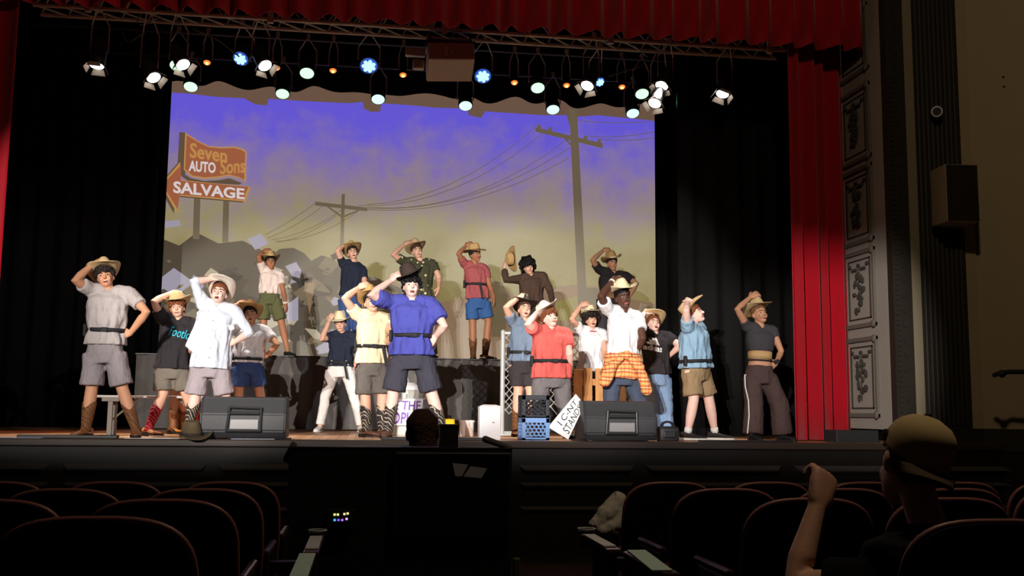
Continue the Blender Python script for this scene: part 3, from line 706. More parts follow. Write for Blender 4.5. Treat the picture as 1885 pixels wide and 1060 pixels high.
    for t in ts:
        ex = e * (.45 if t > .9 else 1)
        if bt is not None:
            dlt = abs(t - bt); ex += -.008 * math.exp(-(dlt / .05) ** 2) + .014 * math.exp(-((t - bt - .14) / .08) ** 2) + (.012 if t < bt - .06 else 0)
        elif t < .15: ex += .008
        c, ax, ay, rx, ry = tor(t, ex, ex)
        if t > .96: rx, ry = max(rx, .075 * k), max(ry, .068 * k)
        ring = ell(c, ax, ay, rx, ry, 48, 2.3); A = up.get('f', .0085) * (1.25 if t < .5 else .7 if t < .85 else 0)
        for i in range(48):
            a = 2 * math.pi * i / 48; f = A * (math.sin(9 * a + ph[0] + 3.5 * t) + .8 * math.sin(15 * a + ph[1] - 6 * t) + .7 * math.sin(5 * a + ph[2] + 9 * t))
            ring[i] = ring[i] + (ring[i] - c).normalized() * f
        rs.append(ring)
    rings(b, rs)
    for sh in (sR, sL): tube(b, [lerp(H, nb, .88), lerp(nb, sh, .5), sh], [.082 * k, .07 * k + e * .3, .068 * k + e * .25], 12)
    sl = up.get('s', .62)
    for sh, el, wr in ((sR, eR, wR), (sL, eL, wL)):
        w1 = up.get('w', .066) * k
        if sl <= 1.0: tube(b, [sh, lerp(sh, el, sl * .5), lerp(sh, el, sl)], [.07 * k + e * .25, w1 * 1.04, w1], 14, rnd=False)
        else: tube(b, [sh, lerp(sh, el, .5), el, lerp(el, wr, (sl - 1) * .5), lerp(el, wr, sl - 1)], [.07 * k + e * .25, .062 * k, .056 * k, .052 * k, .047 * k], 14, rnd=False)
    shirt = O('shirt', b, up['m'], root); remesh(shirt, .0115, 2, up.get('d', .02))
    if up.get('label'): shirt['label'] = up['label']
    # neckline rib
    cc, ax, ay, rx, ry = tor(.985)
    if up.get('rib') is not None:
        b = bm_(); ring = ell(cc + fwd * .012 - sp.normalized() * .004, ax, ay, .08 * k, .074 * k, 20); tube(b, ring + ring[:1], .0085 * k, 6); O('neckband', b, up['rib'], root, smooth=True)
    if up.get('collar') is not None:
        for sx in (-1, 1):
            b = bm_(); c0 = nb + sp.normalized() * .03
            prism(b, [c0 + ax * (.07 * k * sx) - fwd * .02, c0 + ax * (.012 * k * sx) + fwd * .075 * k - V((0, 0, .05)), c0 + ax * (.075 * k * sx) + fwd * .085 * k - V((0, 0, .085)), c0 + ax * (.115 * k * sx) + fwd * .02 - V((0, 0, .05))], fwd * .012); O('collar', b, up['collar'], root)
    if up.get('buttons'):
        for t in (.15, .3, .45, .6, .75):
            c, ax, ay, rx, ry = tor(t, e, e); b = bm_(); sphere(b, c + fwd * (ry + .012), .007, 8, 6); O('button', b, M_teeth, root, smooth=True)
    # --- belt with waist pack
    if bt is not None:
        c, ax, ay, rx, ry = tor(bt, e + .004, e + .004); upv = sp.normalized(); b = bm_(); n = 32; hh = .019 * k
        inn = [ell(c + upv * z, ax, ay, rx + o, ry + o, n, 2.3) for z, o in ((-hh, -.004), (-hh, .008), (hh, .008), (hh, -.004))]
        rings(b, inn + inn[:1], cap=False); bl = O('belt', b, M_belt, root, smooth=True)
        b = bm_(); box(b, c + fwd * (ry + .014) + ax * (rx * .1), (.055 * k, .014, .045 * k), Matrix((ax, -fwd, upv)).transposed(), .004); O('buckle', b, M_belt, bl)
        b = bm_(); box(b, c - ax * (rx + .02) * s.get('pk', 1), (.03, .07, .12), None, .01); O('waist_pack', b, M_belt, bl)
        if s.get('strap'):
            b = bm_(); p = c + fwd * (ry + .02) + ax * (rx * s['strap']); prism(b, [p + ax * -.015, p + ax * .015, p + ax * .06 + V((0, 0, -.22)), p + ax * .03 + V((0, 0, -.22))], fwd * .006); O('strap', b, M_belt, bl)
    # --- shoes
    for an, kn, ta in ((aR, kR, tR), (aL, kL, tL)):
        sh = s.get('shoe') or {}
        fl = V((an.x, an.y, z0)) if not isinstance(s['fR'], Vector) else V((an.x, an.y, an.z - .085 * k))
        td = V((math.sin(ta), -math.cos(ta), 0)); ld = V((td.y, -td.x, 0)) * -1; up_ = V((0, 0, 1)); z = lambda h: fl + up_ * h
        prof = [(-.085, .030, .03, .085), (-.07, .036, .03, .095), (-.02, .038, .03, .1), (.04, .042, .028, .085), (.10, .049, .026, .065), (.15, .046, .024, .056), (.19, .034, .022, .048), (.212, .016, .022, .04)]
        if sh.get('boot'): prof = [(a, w_, lo_ + (.022 if a < .02 else .0), hi_) for a, w_, lo_, hi_ in prof]
        b = bm_(); rings(b, [ell(fl + td * (a * k) + up_ * ((l + h) / 2 * k), ld, up_, w_ * k, (h - l) / 2 * k, 14, 2.4) for a, w_, l, h in prof]); bmesh.ops.recalc_face_normals(b, faces=b.faces)
        so = O('boot' if sh.get('boot') else 'shoe', b, sh.get('m', M_belt), root, smooth=True)
        b = bm_(); hs = [(-.09, .03), (-.05, .038), (.04, .04), (.1, .052), (.16, .048), (.2, .032), (.218, .012)]
        out = [fl + td * (a * k) + ld * (w_ * k) for a, w_ in hs] + [fl + td * (a * k) - ld * (w_ * k) for a, w_ in reversed(hs)]
        prism(b, [p + up_ * .004 for p in out], up_ * .022)
        if sh.get('boot'):
            bmesh.ops.translate(b, verts=b.verts, vec=(0, 0, .004)); box(b, fl + td * (-.055 * k) + up_ * .02, (.062 * k, .06 * k, .04), Matrix.Rotation(ta, 3, 'Z'))
        O('sole', b, sh.get('sole', M_belt), so)
        if sh.get('boot'):
            ax_ = (kn - an).normalized(); a_, b_ = ld, td
            n = 20; L = sh.get('len', .25) * k; rs = []
            for j, (t, r) in enumerate(((-.1, .046), (.0, .049), (.12, .047), (.35, .053), (.7, .061), (1.0, .066))):
                ring = []
                for i in range(n):
                    a = 2 * math.pi * i / n; dip = (-.045 * abs(math.sin(a)) ** 3 + .015 * abs(math.cos(a))) * k if j == 5 else 0
                    ring.append(an + ax_ * (t * L + dip) + a_ * (r * k * math.cos(a)) + b_ * (r * k * 1.05 * math.sin(a)))
                rs.append(ring)
            b = bm_(); rings(b, rs, cap=False); o = O('boot_shaft', b, sh.get('m2', sh.get('m')), so, smooth=True); sd_ = o.modifiers.new('t', 'SOLIDIFY'); sd_.thickness = .005; sd_.offset = 1
        elif sh.get('sock') is not None:
            b = bm_(); tube(b, [an, lerp(an, kn, .14)], [.043 * k, .045 * k], 12, rnd=False); O('sock', b, sh['sock'], root, smooth=True)
        if not sh.get('boot') and sh.get('stripe') is not None:
            for zz in (.02, .05, .08):
                b = bm_(); box(b, fl + td * (zz * k) + up_ * (.086 - zz * .35) * k, (.07 * k, .012, .012), Matrix.Rotation(ta, 3, 'Z'), .003); O('lace', b, sh['stripe'], so)
    PEOPLE.append(root)
    return dict(root=root, shirt=shirt, tor=tor, fwd=fwd, H=H, sp=sp, nb=nb, hp=hp, k=k, e=e, hipw=hipw, body=body)
def on_shirt(p, name, bm, m, off=.006):
    o = O(name, bm, m, p['shirt']); sw = o.modifiers.new('w', 'SHRINKWRAP'); sw.target = p['shirt']; sw.wrap_method = 'PROJECT'; sw.use_project_x = False; sw.use_project_y = True; sw.use_negative_direction = True; sw.use_positive_direction = True; sw.offset = off; sw.wrap_mode = 'ABOVE_SURFACE'
    return o

# ---------- clothes and shoes
straw = mat('straw', rgb(200, 170, 124), rough=0.8, noise=0.18, nscale=60, bump=0.35, bscale=120)
straw2 = mat('pale straw', rgb(226, 210, 172), rough=0.8, noise=0.14, nscale=60, bump=0.35, bscale=120)
straw3 = mat('golden straw', rgb(182, 146, 94), rough=0.8, noise=0.18, nscale=60, bump=0.35, bscale=120)
felt_w = mat('off white felt', rgb(214, 200, 186), rough=0.95, noise=0.05)
felt_b = mat('dark brown felt', rgb(58, 46, 42), rough=0.95, noise=0.1)
felt_o = mat('olive brown felt', rgb(86, 72, 52), rough=0.95, noise=0.1)
felt_k = mat('black brown leather', rgb(44, 36, 32), rough=0.45, noise=0.2)
bandb = mat('brown hat band', rgb(92, 60, 36), rough=0.7); bandr = mat('rust hat band', rgb(150, 86, 44), rough=0.7)
def stitched(name, base, line, scale=9.0):
    return pattern(name, rgb(*base), lambda nt, co: ramp(nt, wave(nt, co, scale * 1.7, 'DIAGONAL', 7.0), [(0.0, rgb(*base)), (0.89, rgb(*base)), (0.94, rgb(*line)), (1.0, rgb(*line))]), rough=0.5)
lea_br = mat('brown leather', rgb(134, 84, 50), rough=0.42, noise=0.3, nscale=12, bump=0.3, bscale=20)
lea_tan = mat('tan leather', rgb(184, 120, 78), rough=0.5, noise=0.2, nscale=12)
lea_gl = mat('glossy tan leather', rgb(168, 104, 44), rough=0.25, noise=0.25, nscale=12)
st_brown = stitched('tooled brown leather', (112, 74, 46), (76, 48, 32), 7)
st_red = stitched('red stitched leather', (128, 18, 28), (196, 96, 92), 7)
st_dark = stitched('black leather with pale stitching', (52, 46, 46), (186, 168, 146), 8)
lea_dk = mat('dark brown leather', rgb(104, 66, 50), rough=0.45, noise=0.2)
solek = mat('dark sole', rgb(40, 30, 26), rough=0.7); solew = mat('white rubber sole', rgb(220, 216, 210), rough=0.6)
BOOT1 = dict(boot=1, m=lea_br, m2=st_brown, sole=solek); BOOTR = dict(boot=1, m=lea_tan, m2=st_red, sole=solek, len=.27); BOOTD = dict(boot=1, m=lea_dk, m2=st_dark, sole=solek, len=.25)
BOOTG = dict(boot=1, m=lea_gl, m2=lea_br, sole=solek, len=.24); SNW = dict(m=mat('white canvas', rgb(222, 214, 210), rough=0.8), sole=solew)
SNB = dict(m=mat('black suede', rgb(40, 36, 36), rough=0.8), sole=solew, sock=mat('white sock', rgb(225, 222, 218), rough=0.9), stripe=mat('pale lace', rgb(210, 208, 190), rough=0.8))
SNK = dict(m=M_belt, sole=M_belt)
gray_t = cloth('heather grey cotton', 168, 158, 156); lgray = cloth('light grey shorts cloth', 142, 132, 134); dkgray = cloth('charcoal cotton', 56, 52, 54)
olive_s = cloth('grey olive cloth', 112, 104, 94); white_c = cloth('white cotton', 226, 224, 226); white_s = cloth('pale blue white shirting', 206, 210, 222); pinkgray = cloth('stone grey cloth', 158, 146, 150)
navy = cloth('navy cotton', 40, 44, 58); bluesh = cloth('blue sport cloth', 60, 80, 126); green_s = cloth('olive green cloth', 92, 92, 62); cream = cloth('cream yellow cotton', 232, 212, 176)
royal = cloth('royal blue cotton', 74, 76, 156); dkshort = cloth('dark slate cloth', 62, 60, 70); denimk = cloth('grey denim', 98, 92, 88, noise=0.15); whitep = cloth('white trouser cloth', 232, 224, 220)
mauve = cloth('dusty red cotton', 158, 82, 84); denimb = cloth('bright blue denim', 56, 90, 140, noise=0.15); bluegr = cloth('blue grey cotton', 108, 122, 142); redt = cloth('coral red cotton', 204, 92, 86); grayp = cloth('grey trouser cloth', 112, 106, 108)
skyb = cloth('sky blue cotton', 132, 160, 182); khaki = cloth('khaki cloth', 140, 116, 88); blackt = cloth('black cotton', 48, 44, 46); jeans = cloth('light blue jeans', 118, 142, 176, noise=0.2); slatej = cloth('slate jeans', 70, 78, 96, noise=0.15)
brownp = cloth('chocolate sweat cloth', 80, 62, 60); croptop = cloth('charcoal jersey', 66, 63, 66, bump=0.2)
tie = cloth('cream and pink tie-dye', 220, 200, 190, noise=0.3, nscale=9)
stripes = pattern('brown striped knit', rgb(92, 70, 58), lambda nt, co: ramp(nt, wave(nt, co, 12, 'Z'), [(0, rgb(84, 64, 54)), (.72, rgb(92, 70, 58)), (.8, rgb(58, 44, 38)), (1, rgb(52, 40, 36))]))
def dotted(nt, co):
    v = nt.nodes.new('ShaderNodeTexVoronoi'); v.inputs['Scale'].default_value = 13; nt.links.new(co, v.inputs['Vector'])
    return ramp(nt, v.outputs['Distance'], [(0, rgb(214, 200, 160)), (.2, rgb(204, 190, 150)), (.26, rgb(62, 62, 46)), (1, rgb(66, 66, 48))])
dots = pattern('dark green spotted shirting', rgb(66, 66, 48), dotted)
def plaidf(nt, co):
    mx = nt.nodes.new('ShaderNodeMix'); mx.data_type = 'RGBA'; mx.blend_type = 'MULTIPLY'; mx.inputs['Factor'].default_value = 0.85
    a = ramp(nt, wave(nt, co, 3.6, 'Z', 2.2), [(0, rgb(240, 190, 130)), (.3, rgb(236, 160, 96)), (.52, rgb(222, 118, 86)), (.75, rgb(158, 80, 104)), (1, rgb(244, 206, 130))])
    b = ramp(nt, wave(nt, co, 3.6, 'X', 2.2), [(0, rgb(255, 240, 225)), (.45, rgb(255, 225, 190)), (.65, rgb(205, 150, 160)), (1, rgb(255, 244, 225))])
    nt.links.new(a, mx.inputs['A']); nt.links.new(b, mx.inputs['B']); return mx.outputs['Result']
plaid = pattern('orange plaid flannel', rgb(220, 130, 80), plaidf)

# ---------- the performers (joints read as image position + depth)
HK = dict(hkR='hat', hkL='hip')
P1 = person(dict(label='tall person in light grey tee and grey shorts standing at far left of the stage', Y=10.65, k=1.0, skin='b', yaw=8, pit=4, mouth=.45, hair=('dark', 1), ch=(199, 529), hc=(195, 510), nb=(200, 535),
    sR=(168, 534), eR=(138, 516), wR=(172, 486), hR=(192, 480), sL=(238, 541), eL=(270, 574), wL=(240, 613), hL=(221, 617, -.03), pR=(174, 650), pL=(212, 650), kR=(169, 714), kL=(225, 714), fR=(158, .0, -20), fL=(250, -.05, 12), **HK,
    top=dict(m=gray_t, s=.62, hem=.13, e=.03, w=.072, rib=gray_t), belt=.36, bot=dict(t='shorts', m=lgray, h=.92, w=.112), shoe=BOOT1, hat=dict(m=straw, band=straw3, roll=4, pit=14, yaw=12)))
P2 = person(dict(label='person in black tee with cyan lettering, straw hat and red boots', Y=11.38, k=.925, skin='a', yaw=4, mouth=.3, hair=('red', 1), ch=(328, 584), hc=(327, 568), nb=(328, 590),
    sR=(297, 586), eR=(283, 555), wR=(311, 541), hR=(328, 540), sL=(354, 596), eL=(362, 628), wL=(347, 648), hL=(341, 652), pR=(300, 682), pL=(334, 682), kR=(301, 722), kL=(342, 722), fR=(274, -.05, 55), fL=(368, .1, 30), **HK,
    top=dict(m=blackt, s=.5, hem=.03, e=.03, w=.07, rib=blackt), bot=dict(t='shorts', m=olive_s, h=.9, w=.112), shoe=BOOTR, hat=dict(m=straw, band=straw3, roll=-2, pit=2)))
q = [W(304, 614, 11.05), W(362, 628, 11.05), W(363, 610, 11.05), W(307, 597, 11.05)]
on_shirt(P2, 'shirt_print', text_bm('Footloose', q, True), mat('cyan print', rgb(60, 190, 214), rough=0.8))
P3 = person(dict(label='person in open white button shirt with rolled sleeves and grey shorts singing loudly', Y=11.08, k=1.0, skin='p', yaw=-4, pit=14, mouth=1.0, hair=('red', 0), ch=(400, 558), hc=(402, 538), nb=(399, 564),
    sR=(376, 562), eR=(357, 519), wR=(391, 513), hR=(412, 509), sL=(430, 573), eL=(459, 612), wL=(432, 629), hL=(408, 634, -.03), pR=(369, 676), pL=(404, 676), kR=(359, 730), kL=(414, 730), fR=(347, 0, -5), fL=(417, .05, 10), **HK,
    top=dict(m=white_s, s=1.28, hem=-.02, e=.04, collar=white_s, buttons=1), bot=dict(t='shorts', m=pinkgray, h=.93, w=.108), shoe=BOOTD, hat=dict(m=felt_w, band=felt_w, roll=6, pit=24, curl=.07)))
b = bm_(); prism(b, [W(x, y, 10.93) for x, y in ((360, 590), (352, 610), (340, 637), (358, 652), (379, 667), (392, 655), (394, 620), (384, 590))], V((0, .03, 0))); o = O('shirt_tail', b, white_s, P3['shirt']); remesh(o, .011, 2, .012)
# shirt tails, pocket flaps and cuffs of the white shirt
for px0, px1 in ((384, 398), (417, 431)):
    b = bm_(); y = 10.85; prism(b, [W(px0, 596, y), W(px1, 599, y), W(px1, 606, y), W((px0 + px1) / 2, 609, y), W(px0, 603, y)], V((0, .012, 0))); on_shirt(P3, 'pocket_flap', b, white_c, .004)
P4 = person(dict(label='person in white tee and blue shorts half hidden behind the white button shirt', Y=12.2, k=.9, skin='b', yaw=0, pit=6, mouth=.7, hair=('dark', 0), ch=(463, 595), hc=(461, 580), nb=(462, 602),
    sR=(438, 602), eR=(419, 572), wR=(437, 560), hR=(452, 556), sL=(489, 609), eL=(510, 634), wL=(491, 655), hL=(479, 654), pR=(442, 675), pL=(470, 675), kR=(440, 718), kL=(478, 718), fR=(436, 0, -10), fL=(487, 0, 15), **HK,
    top=dict(m=white_c, s=.6, hem=.1, e=.026, w=.07), belt=.2, bot=dict(t='shorts', m=bluesh, h=.85, w=.108), shoe=BOOT1, hat=dict(m=straw3, band=bandr, roll=14, pit=16)))
P21 = person(dict(label='person in glossy tan boots hidden behind the black tee, only legs showing over the bench', Y=12.4, k=.86, skin='a', hair=('dark', 0), ch=(328, 592), hc=(328, 578), nb=(328, 598),
    sR=(310, 603), eR=(308, 632), wR=(311, 655), hR=(312, 668), sL=(346, 603), eL=(348, 632), wL=(345, 655), hL=(344, 668), pR=(316, 677), pL=(338, 677), kR=(322, 718), kL=(337, 720), fR=(318, -.1, 40), fL=(334, .1, 30),
    top=dict(m=blackt, s=.6, hem=.05, e=.02), bot=dict(t='shorts', m=dkshort, h=.85, w=.1), shoe=BOOTG))
PLP = dict(z0=PLAT)
P5 = person(dict(label='person in cream tie-dye tee and olive shorts on the platform below the salvage sign', Y=15.2, k=.88, skin='c', yaw=8, mouth=.05, hair=('black', 0), ch=(500, 495), hc=(499, 482), nb=(499, 499), **PLP,
    sR=(484, 497), eR=(476, 473), wR=(484, 463), hR=(496, 459), sL=(516, 507), eL=(521, 535), wL=(526, 558), hL=(528, 574), pR=(486, 552), pL=(506, 552), kR=(485, 594), kL=(518, 594), fR=(484, 0, -10), fL=(530, -.1, 35), hkR='hat', hkL='hang',
    top=dict(m=tie, s=.6, hem=.2, e=.022, w=.066), bot=dict(t='shorts', m=green_s, h=.86, w=.108), shoe=SNK, hat=dict(m=straw3, band=straw2, roll=4, pit=4)))
P6 = person(dict(label='person in navy tee on the platform beside the small telephone pole', Y=15.3, k=.93, skin='a', yaw=6, pit=10, mouth=.7, hair=('dark', 0), ch=(652, 477), hc=(650, 465), nb=(651, 482), **PLP,
    sR=(632, 487), eR=(621, 461), wR=(633, 452), hR=(646, 449), sL=(668, 498), eL=(672, 526), wL=(671, 550), hL=(670, 562), pR=(634, 550), pL=(656, 550), kR=(636, 596), kL=(656, 598), fR=(637, 0, 0), fL=(660, 0, 15), hkR='hat', hkL='hang',
    top=dict(m=navy, s=.5, hem=.08, e=.024, w=.066), bot=dict(t='pants', m=bluesh), shoe=SNK, hat=dict(m=straw3, band=bandb, roll=2, pit=12)))
P7 = person(dict(label='person in navy tee and white trousers under a cream cowboy hat', Y=14.0, k=.92, skin='a', yaw=-8, pit=-6, mouth=.2, hair=('dark', 0), ch=(627, 611), hc=(626, 596), nb=(629, 614),
    sR=(611, 619), eR=(592, 625), wR=(606, 592), hR=(611, 578), sL=(652, 620), eL=(660, 648), wL=(654, 668), hL=(648, 676), pR=(613, 683), pL=(640, 683), kR=(600, 728), kL=(652, 730), fR=(589, -.05, -15), fL=(665, 0, 20), hkR='hat', hkL='hip',
    top=dict(m=navy, s=.62, hem=.12, e=.022, w=.066), belt=.22, strap=.3, bot=dict(t='pants', m=whitep, w=(.096, .074, .064), len=.95), shoe=SNW, hat=dict(m=straw2, band=straw2, roll=2, pit=-4, curl=.045, h=.70, crown=.13)))
P8 = person(dict(label='person in cream yellow tee and grey denim shorts partly behind the blue shirt', Y=11.5, k=1.0, skin='a', yaw=10, pit=4, mouth=.3, hair=('dark', 0), ch=(688, 574), hc=(686, 555), nb=(688, 582),
    sR=(658, 580), eR=(634, 549), wR=(660, 530), hR=(679, 521), sL=(713, 588), eL=(723, 616), wL=(713, 637), hL=(703, 636, -.08), pR=(672, 676), pL=(700, 676), kR=(673, 730), kL=(704, 728), fR=(674, -.05, 45), fL=(703, .05, 10), **HK,
    top=dict(m=cream, s=.45, hem=.07, e=.028, w=.072, rib=cream), belt=.4, strap=.6, bot=dict(t='shorts', m=denimk, h=.92, w=.108), shoe=BOOTD, hat=dict(m=straw3, band=straw2, roll=-4, pit=10)))
P9 = person(dict(label='person in royal blue tee and dark shorts at centre front raising a brown hat', Y=10.75, k=1.06, skin='p', yaw=4, pit=3, mouth=.7, hair=('black', 1), ch=(758, 547), hc=(758, 527), nb=(758, 553),
    sR=(718, 556), eR=(682, 543), wR=(720, 516), hR=(736, 502), sL=(794, 560), eL=(818, 600), wL=(801, 620), hL=(788, 636, -.05), pR=(736, 662), pL=(780, 662), kR=(724, 722), kL=(794, 722), fR=(714, -.05, -10), fL=(815, 0, 25), hkR='hat', hkL='point', fat=1.06,
    top=dict(m=royal, s=.72, hem=.07, e=.034, w=.086, rib=royal), belt=.40, bot=dict(t='shorts', m=dkshort, h=.95, w=.116), shoe=BOOTD,
    hat=dict(m=felt_b, band=felt_b, pos=(755, 506, -.03), roll=-26, pit=4, brim=.06, crown=.115, curl=.02, sc=1.05, label='dark brown felt hat tipped forward')))
P10 = person(dict(label='person in dark green spotted shirt on the platform above the blue shirt', Y=15.2, k=.95, skin='a', yaw=10, pit=-2, mouth=.4, hair=('brown', 0), ch=(771, 475), hc=(768, 461), nb=(773, 480), **PLP,
    sR=(746, 482), eR=(723, 469), wR=(744, 450), hR=(757, 443), sL=(797, 486), eL=(808, 510), wL=(808, 530), hL=(805, 543), pR=(762, 553), pL=(789, 553), kR=(763, 600), kL=(794, 600), fR=(763, 0, 0), fL=(797, 0, 10), hkR='hat', hkL='hang',
    top=dict(m=dots, s=.6, hem=-.02, e=.026, w=.07, collar=dots), bot=dict(t='pants', m=khaki), shoe=SNK, hat=dict(m=straw, band=straw3, roll=0, pit=14, curl=.03)))
P11 = person(dict(label='person in dusty red tee and blue denim shorts standing on the platform in brown boots', Y=15.15, k=.93, skin='c', yaw=38, pit=-10, mouth=.05, hair=('dark', 0), ch=(879, 482), hc=(876, 468), nb=(874, 487), **PLP,
    sR=(856, 487), eR=(844, 467), wR=(857, 453), hR=(867, 446), sL=(893, 495), eL=(901, 524), wL=(909, 547), hL=(911, 562), pR=(869, 557), pL=(891, 557), kR=(870, 596), kL=(899, 592), fR=(871, 0, -5), fL=(893, -.02, 50), hkR='hat', hkL='hang',
    top=dict(m=mauve, s=.58, hem=.1, e=.024, w=.066), belt=.47, strap=.2, bot=dict(t='shorts', m=denimb, h=.8, w=.108), shoe=BOOT1, hat=dict(m=straw3, band=bandb, roll=4, pit=-2, curl=.02, h=.72)))
P12 = person(dict(label='person with bushy black hair and brown striped sweater on the platform', Y=15.3, k=.98, skin='a', yaw=6, pit=-8, mouth=.1, hair=('black', 2), ch=(975, 505), hc=(972, 491), nb=(978, 508), **PLP,
    sR=(957, 514), eR=(931, 515), wR=(928, 494), hR=(930, 480), sL=(999, 508), eL=(1012, 533), wL=(1018, 557), hL=(1019, 568), pR=(966, 572), pL=(993, 572), kR=(966, 612), kL=(995, 612), fR=(966, 0, 0), fL=(998, 0, 10), hkR='hat', hkL='hang', backR=(-1, -.5, 0),
    top=dict(m=stripes, s=1.85, hem=-.02, e=.03), bot=dict(t='pants', m=dkgray), shoe=SNK))
P13 = person(dict(label='laughing person in blue grey tee and black hat in front of the chain-link panel', Y=12.2, k=.96, skin='a', yaw=4, pit=8, mouth=.9, hair=('brown', 0), ch=(966, 585), hc=(967, 570), nb=(966, 592),
    sR=(944, 594), eR=(931, 566), wR=(956, 547), hR=(972, 544), sL=(985, 599), eL=(992, 634), wL=(979, 652), hL=(968, 650, -.1), pR=(951, 674), pL=(973, 674), kR=(954, 717), kL=(976, 717), fR=(949, .0, -10), fL=(986, .05, 15), hkR='hat', hkL='fist',
    top=dict(m=bluegr, s=.55, hem=.1, e=.02, w=.068), belt=.3, bot=dict(t='shorts', m=dkgray, h=.85, w=.104), shoe=BOOT1, hat=dict(m=felt_k, band=bandb, roll=6, pit=6, curl=.05, h=.72)))
P14 = person(dict(label='person in coral red tee and grey trousers behind the milk crates', Y=11.35, k=1.0, fat=1.12, skin='p', yaw=22, pit=6, mouth=.1, hair=('red', 1), ch=(1018, 601), hc=(1015, 584), nb=(1014, 607),
    sR=(990, 611), eR=(971, 597), wR=(990, 574), hR=(1001, 561), sL=(1042, 615), eL=(1048, 652), wL=(1050, 678), hL=(1049, 692), pR=(997, 698), pL=(1033, 698), kR=(994, 740), kL=(1037, 740), fR=(992, 0, -5), fL=(1046, 0, 10), hkR='hat', hkL='hang',
    top=dict(m=redt, s=.66, hem=.02, e=.034, w=.08, rib=redt), belt=.36, bot=dict(t='pants', m=grayp, w=(.108, .092, .085)), shoe=SNK, hat=dict(m=felt_w, band=felt_w, roll=-18, pit=12, curl=.06, yaw=-10)))
P15 = person(dict(label='curly haired person in white tee with red trim behind the wooden pallet', Y=12.75, k=.92, skin='a', yaw=4, pit=4, mouth=.85, hair=('dark', 2), ch=(1090, 603), hc=(1089, 588), nb=(1090, 609),
    sR=(1069, 609), eR=(1053, 587), wR=(1069, 563), hR=(1082, 557), sL=(1109, 614), eL=(1113, 644), wL=(1109, 667), hL=(1108, 680), pR=(1076, 684), pL=(1101, 684), kR=(1076, 728), kL=(1102, 728), fR=(1075, 0, 0), fL=(1103, 0, 10), hkR='hat', hkL='hang',
    top=dict(m=white_c, s=.5, hem=.0, e=.024, w=.07, rib=mat('red trim', rgb(178, 40, 38), rough=.9)), bot=dict(t='pants', m=dkgray), shoe=SNK, hat=dict(m=straw2, band=straw2, roll=2, pit=6, h=.8, sc=1.0)))
P16 = person(dict(label='person in black tee with golden straw hat on the platform at right of the screen', Y=15.3, k=.96, skin='b', yaw=8, pit=-4, mouth=.05, hair=('dark', 0), ch=(1128, 498), hc=(1127, 484), nb=(1129, 503), **PLP,
    sR=(1104, 497), eR=(1090, 479), wR=(1110, 461), hR=(1122, 458), sL=(1152, 508), eL=(1172, 522), wL=(1157, 548), hL=(1146, 553, -.04), pR=(1110, 573), pL=(1136, 573), kR=(1108, 614), kL=(1138, 614), fR=(1107, 0, -5), fL=(1140, 0, 10), **HK,
    top=dict(m=blackt, s=.6, hem=.0, e=.028, w=.07), belt=.2, bot=dict(t='pants', m=dkgray), shoe=SNK, hat=dict(m=straw3, band=straw2, roll=-8, pit=0, crown=.125)))
P17 = person(dict(label='person in white polo with orange plaid shirt tied round the waist, behind the right monitor', Y=11.15, k=1.04, skin='d', yaw=10, pit=0, mouth=.12, hair=('black', 3), ch=(1150, 568), hc=(1148, 550), nb=(1149, 575),
    sR=(1119, 570), eR=(1106, 545), wR=(1127, 518), hR=(1146, 509), sL=(1174, 584), eL=(1183, 622), wL=(1173, 646), hL=(1164, 651, -.08), pR=(1127, 690), pL=(1162, 690), kR=(1125, 742), kL=(1178, 742), fR=(1124, 0, -10), fL=(1186, 0, 15), **HK,
    top=dict(m=white_c, s=.62, hem=.14, e=.022, w=.074, collar=white_c), bot=dict(t='pants', m=slatej, w=(.1, .082, .075)), shoe=SNK, hat=dict(m=straw2, band=straw2, roll=-4, pit=2, h=.80, sc=1.1)))
P18 = person(dict(label='person in black tee with white three-bar logo and light blue jeans', Y=12.1, k=.93, skin='p', yaw=4, pit=14, mouth=1.0, hair=('red', 0), ch=(1205, 610), hc=(1205, 596), nb=(1206, 615),
    sR=(1188, 618), eR=(1178, 588), wR=(1186, 576), hR=(1197, 573), sL=(1230, 620), eL=(1252, 636), wL=(1231, 656), hL=(1224, 662), pR=(1198, 696), pL=(1221, 696), kR=(1202, 740), kL=(1226, 740), fR=(1203, 0, -5), fL=(1229, 0, 10), **HK,
    top=dict(m=blackt, s=.6, hem=.08, e=.026, w=.07), bot=dict(t='pants', m=jeans, w=(.1, .088, .085)), shoe=SNK, hat=dict(m=straw, band=straw3, roll=8, pit=20, curl=.035)))
wp = mat('white print', rgb(226, 222, 222), rough=.85)
yy = 11.85
on_shirt(P18, 'shirt_print', text_bm('adidas', [W(1193, 641, yy), W(1223, 648, yy), W(1224, 636, yy), W(1194, 631, yy)], True), wp)
for i, (x, h) in enumerate(((1198, 4), (1205, 8), (1211, 13))):
    b = bm_(); poly(b, [W(x, 631 + i, yy), W(x + 8, 633 + i, yy), W(x + 6 - h * .2, 632 + i - h, yy), W(x - h * .45, 631 + i - h, yy)]); bmesh.ops.subdivide_edges(b, edges=b.edges, cuts=2, use_grid_fill=True); on_shirt(P18, 'shirt_print', b, wp)
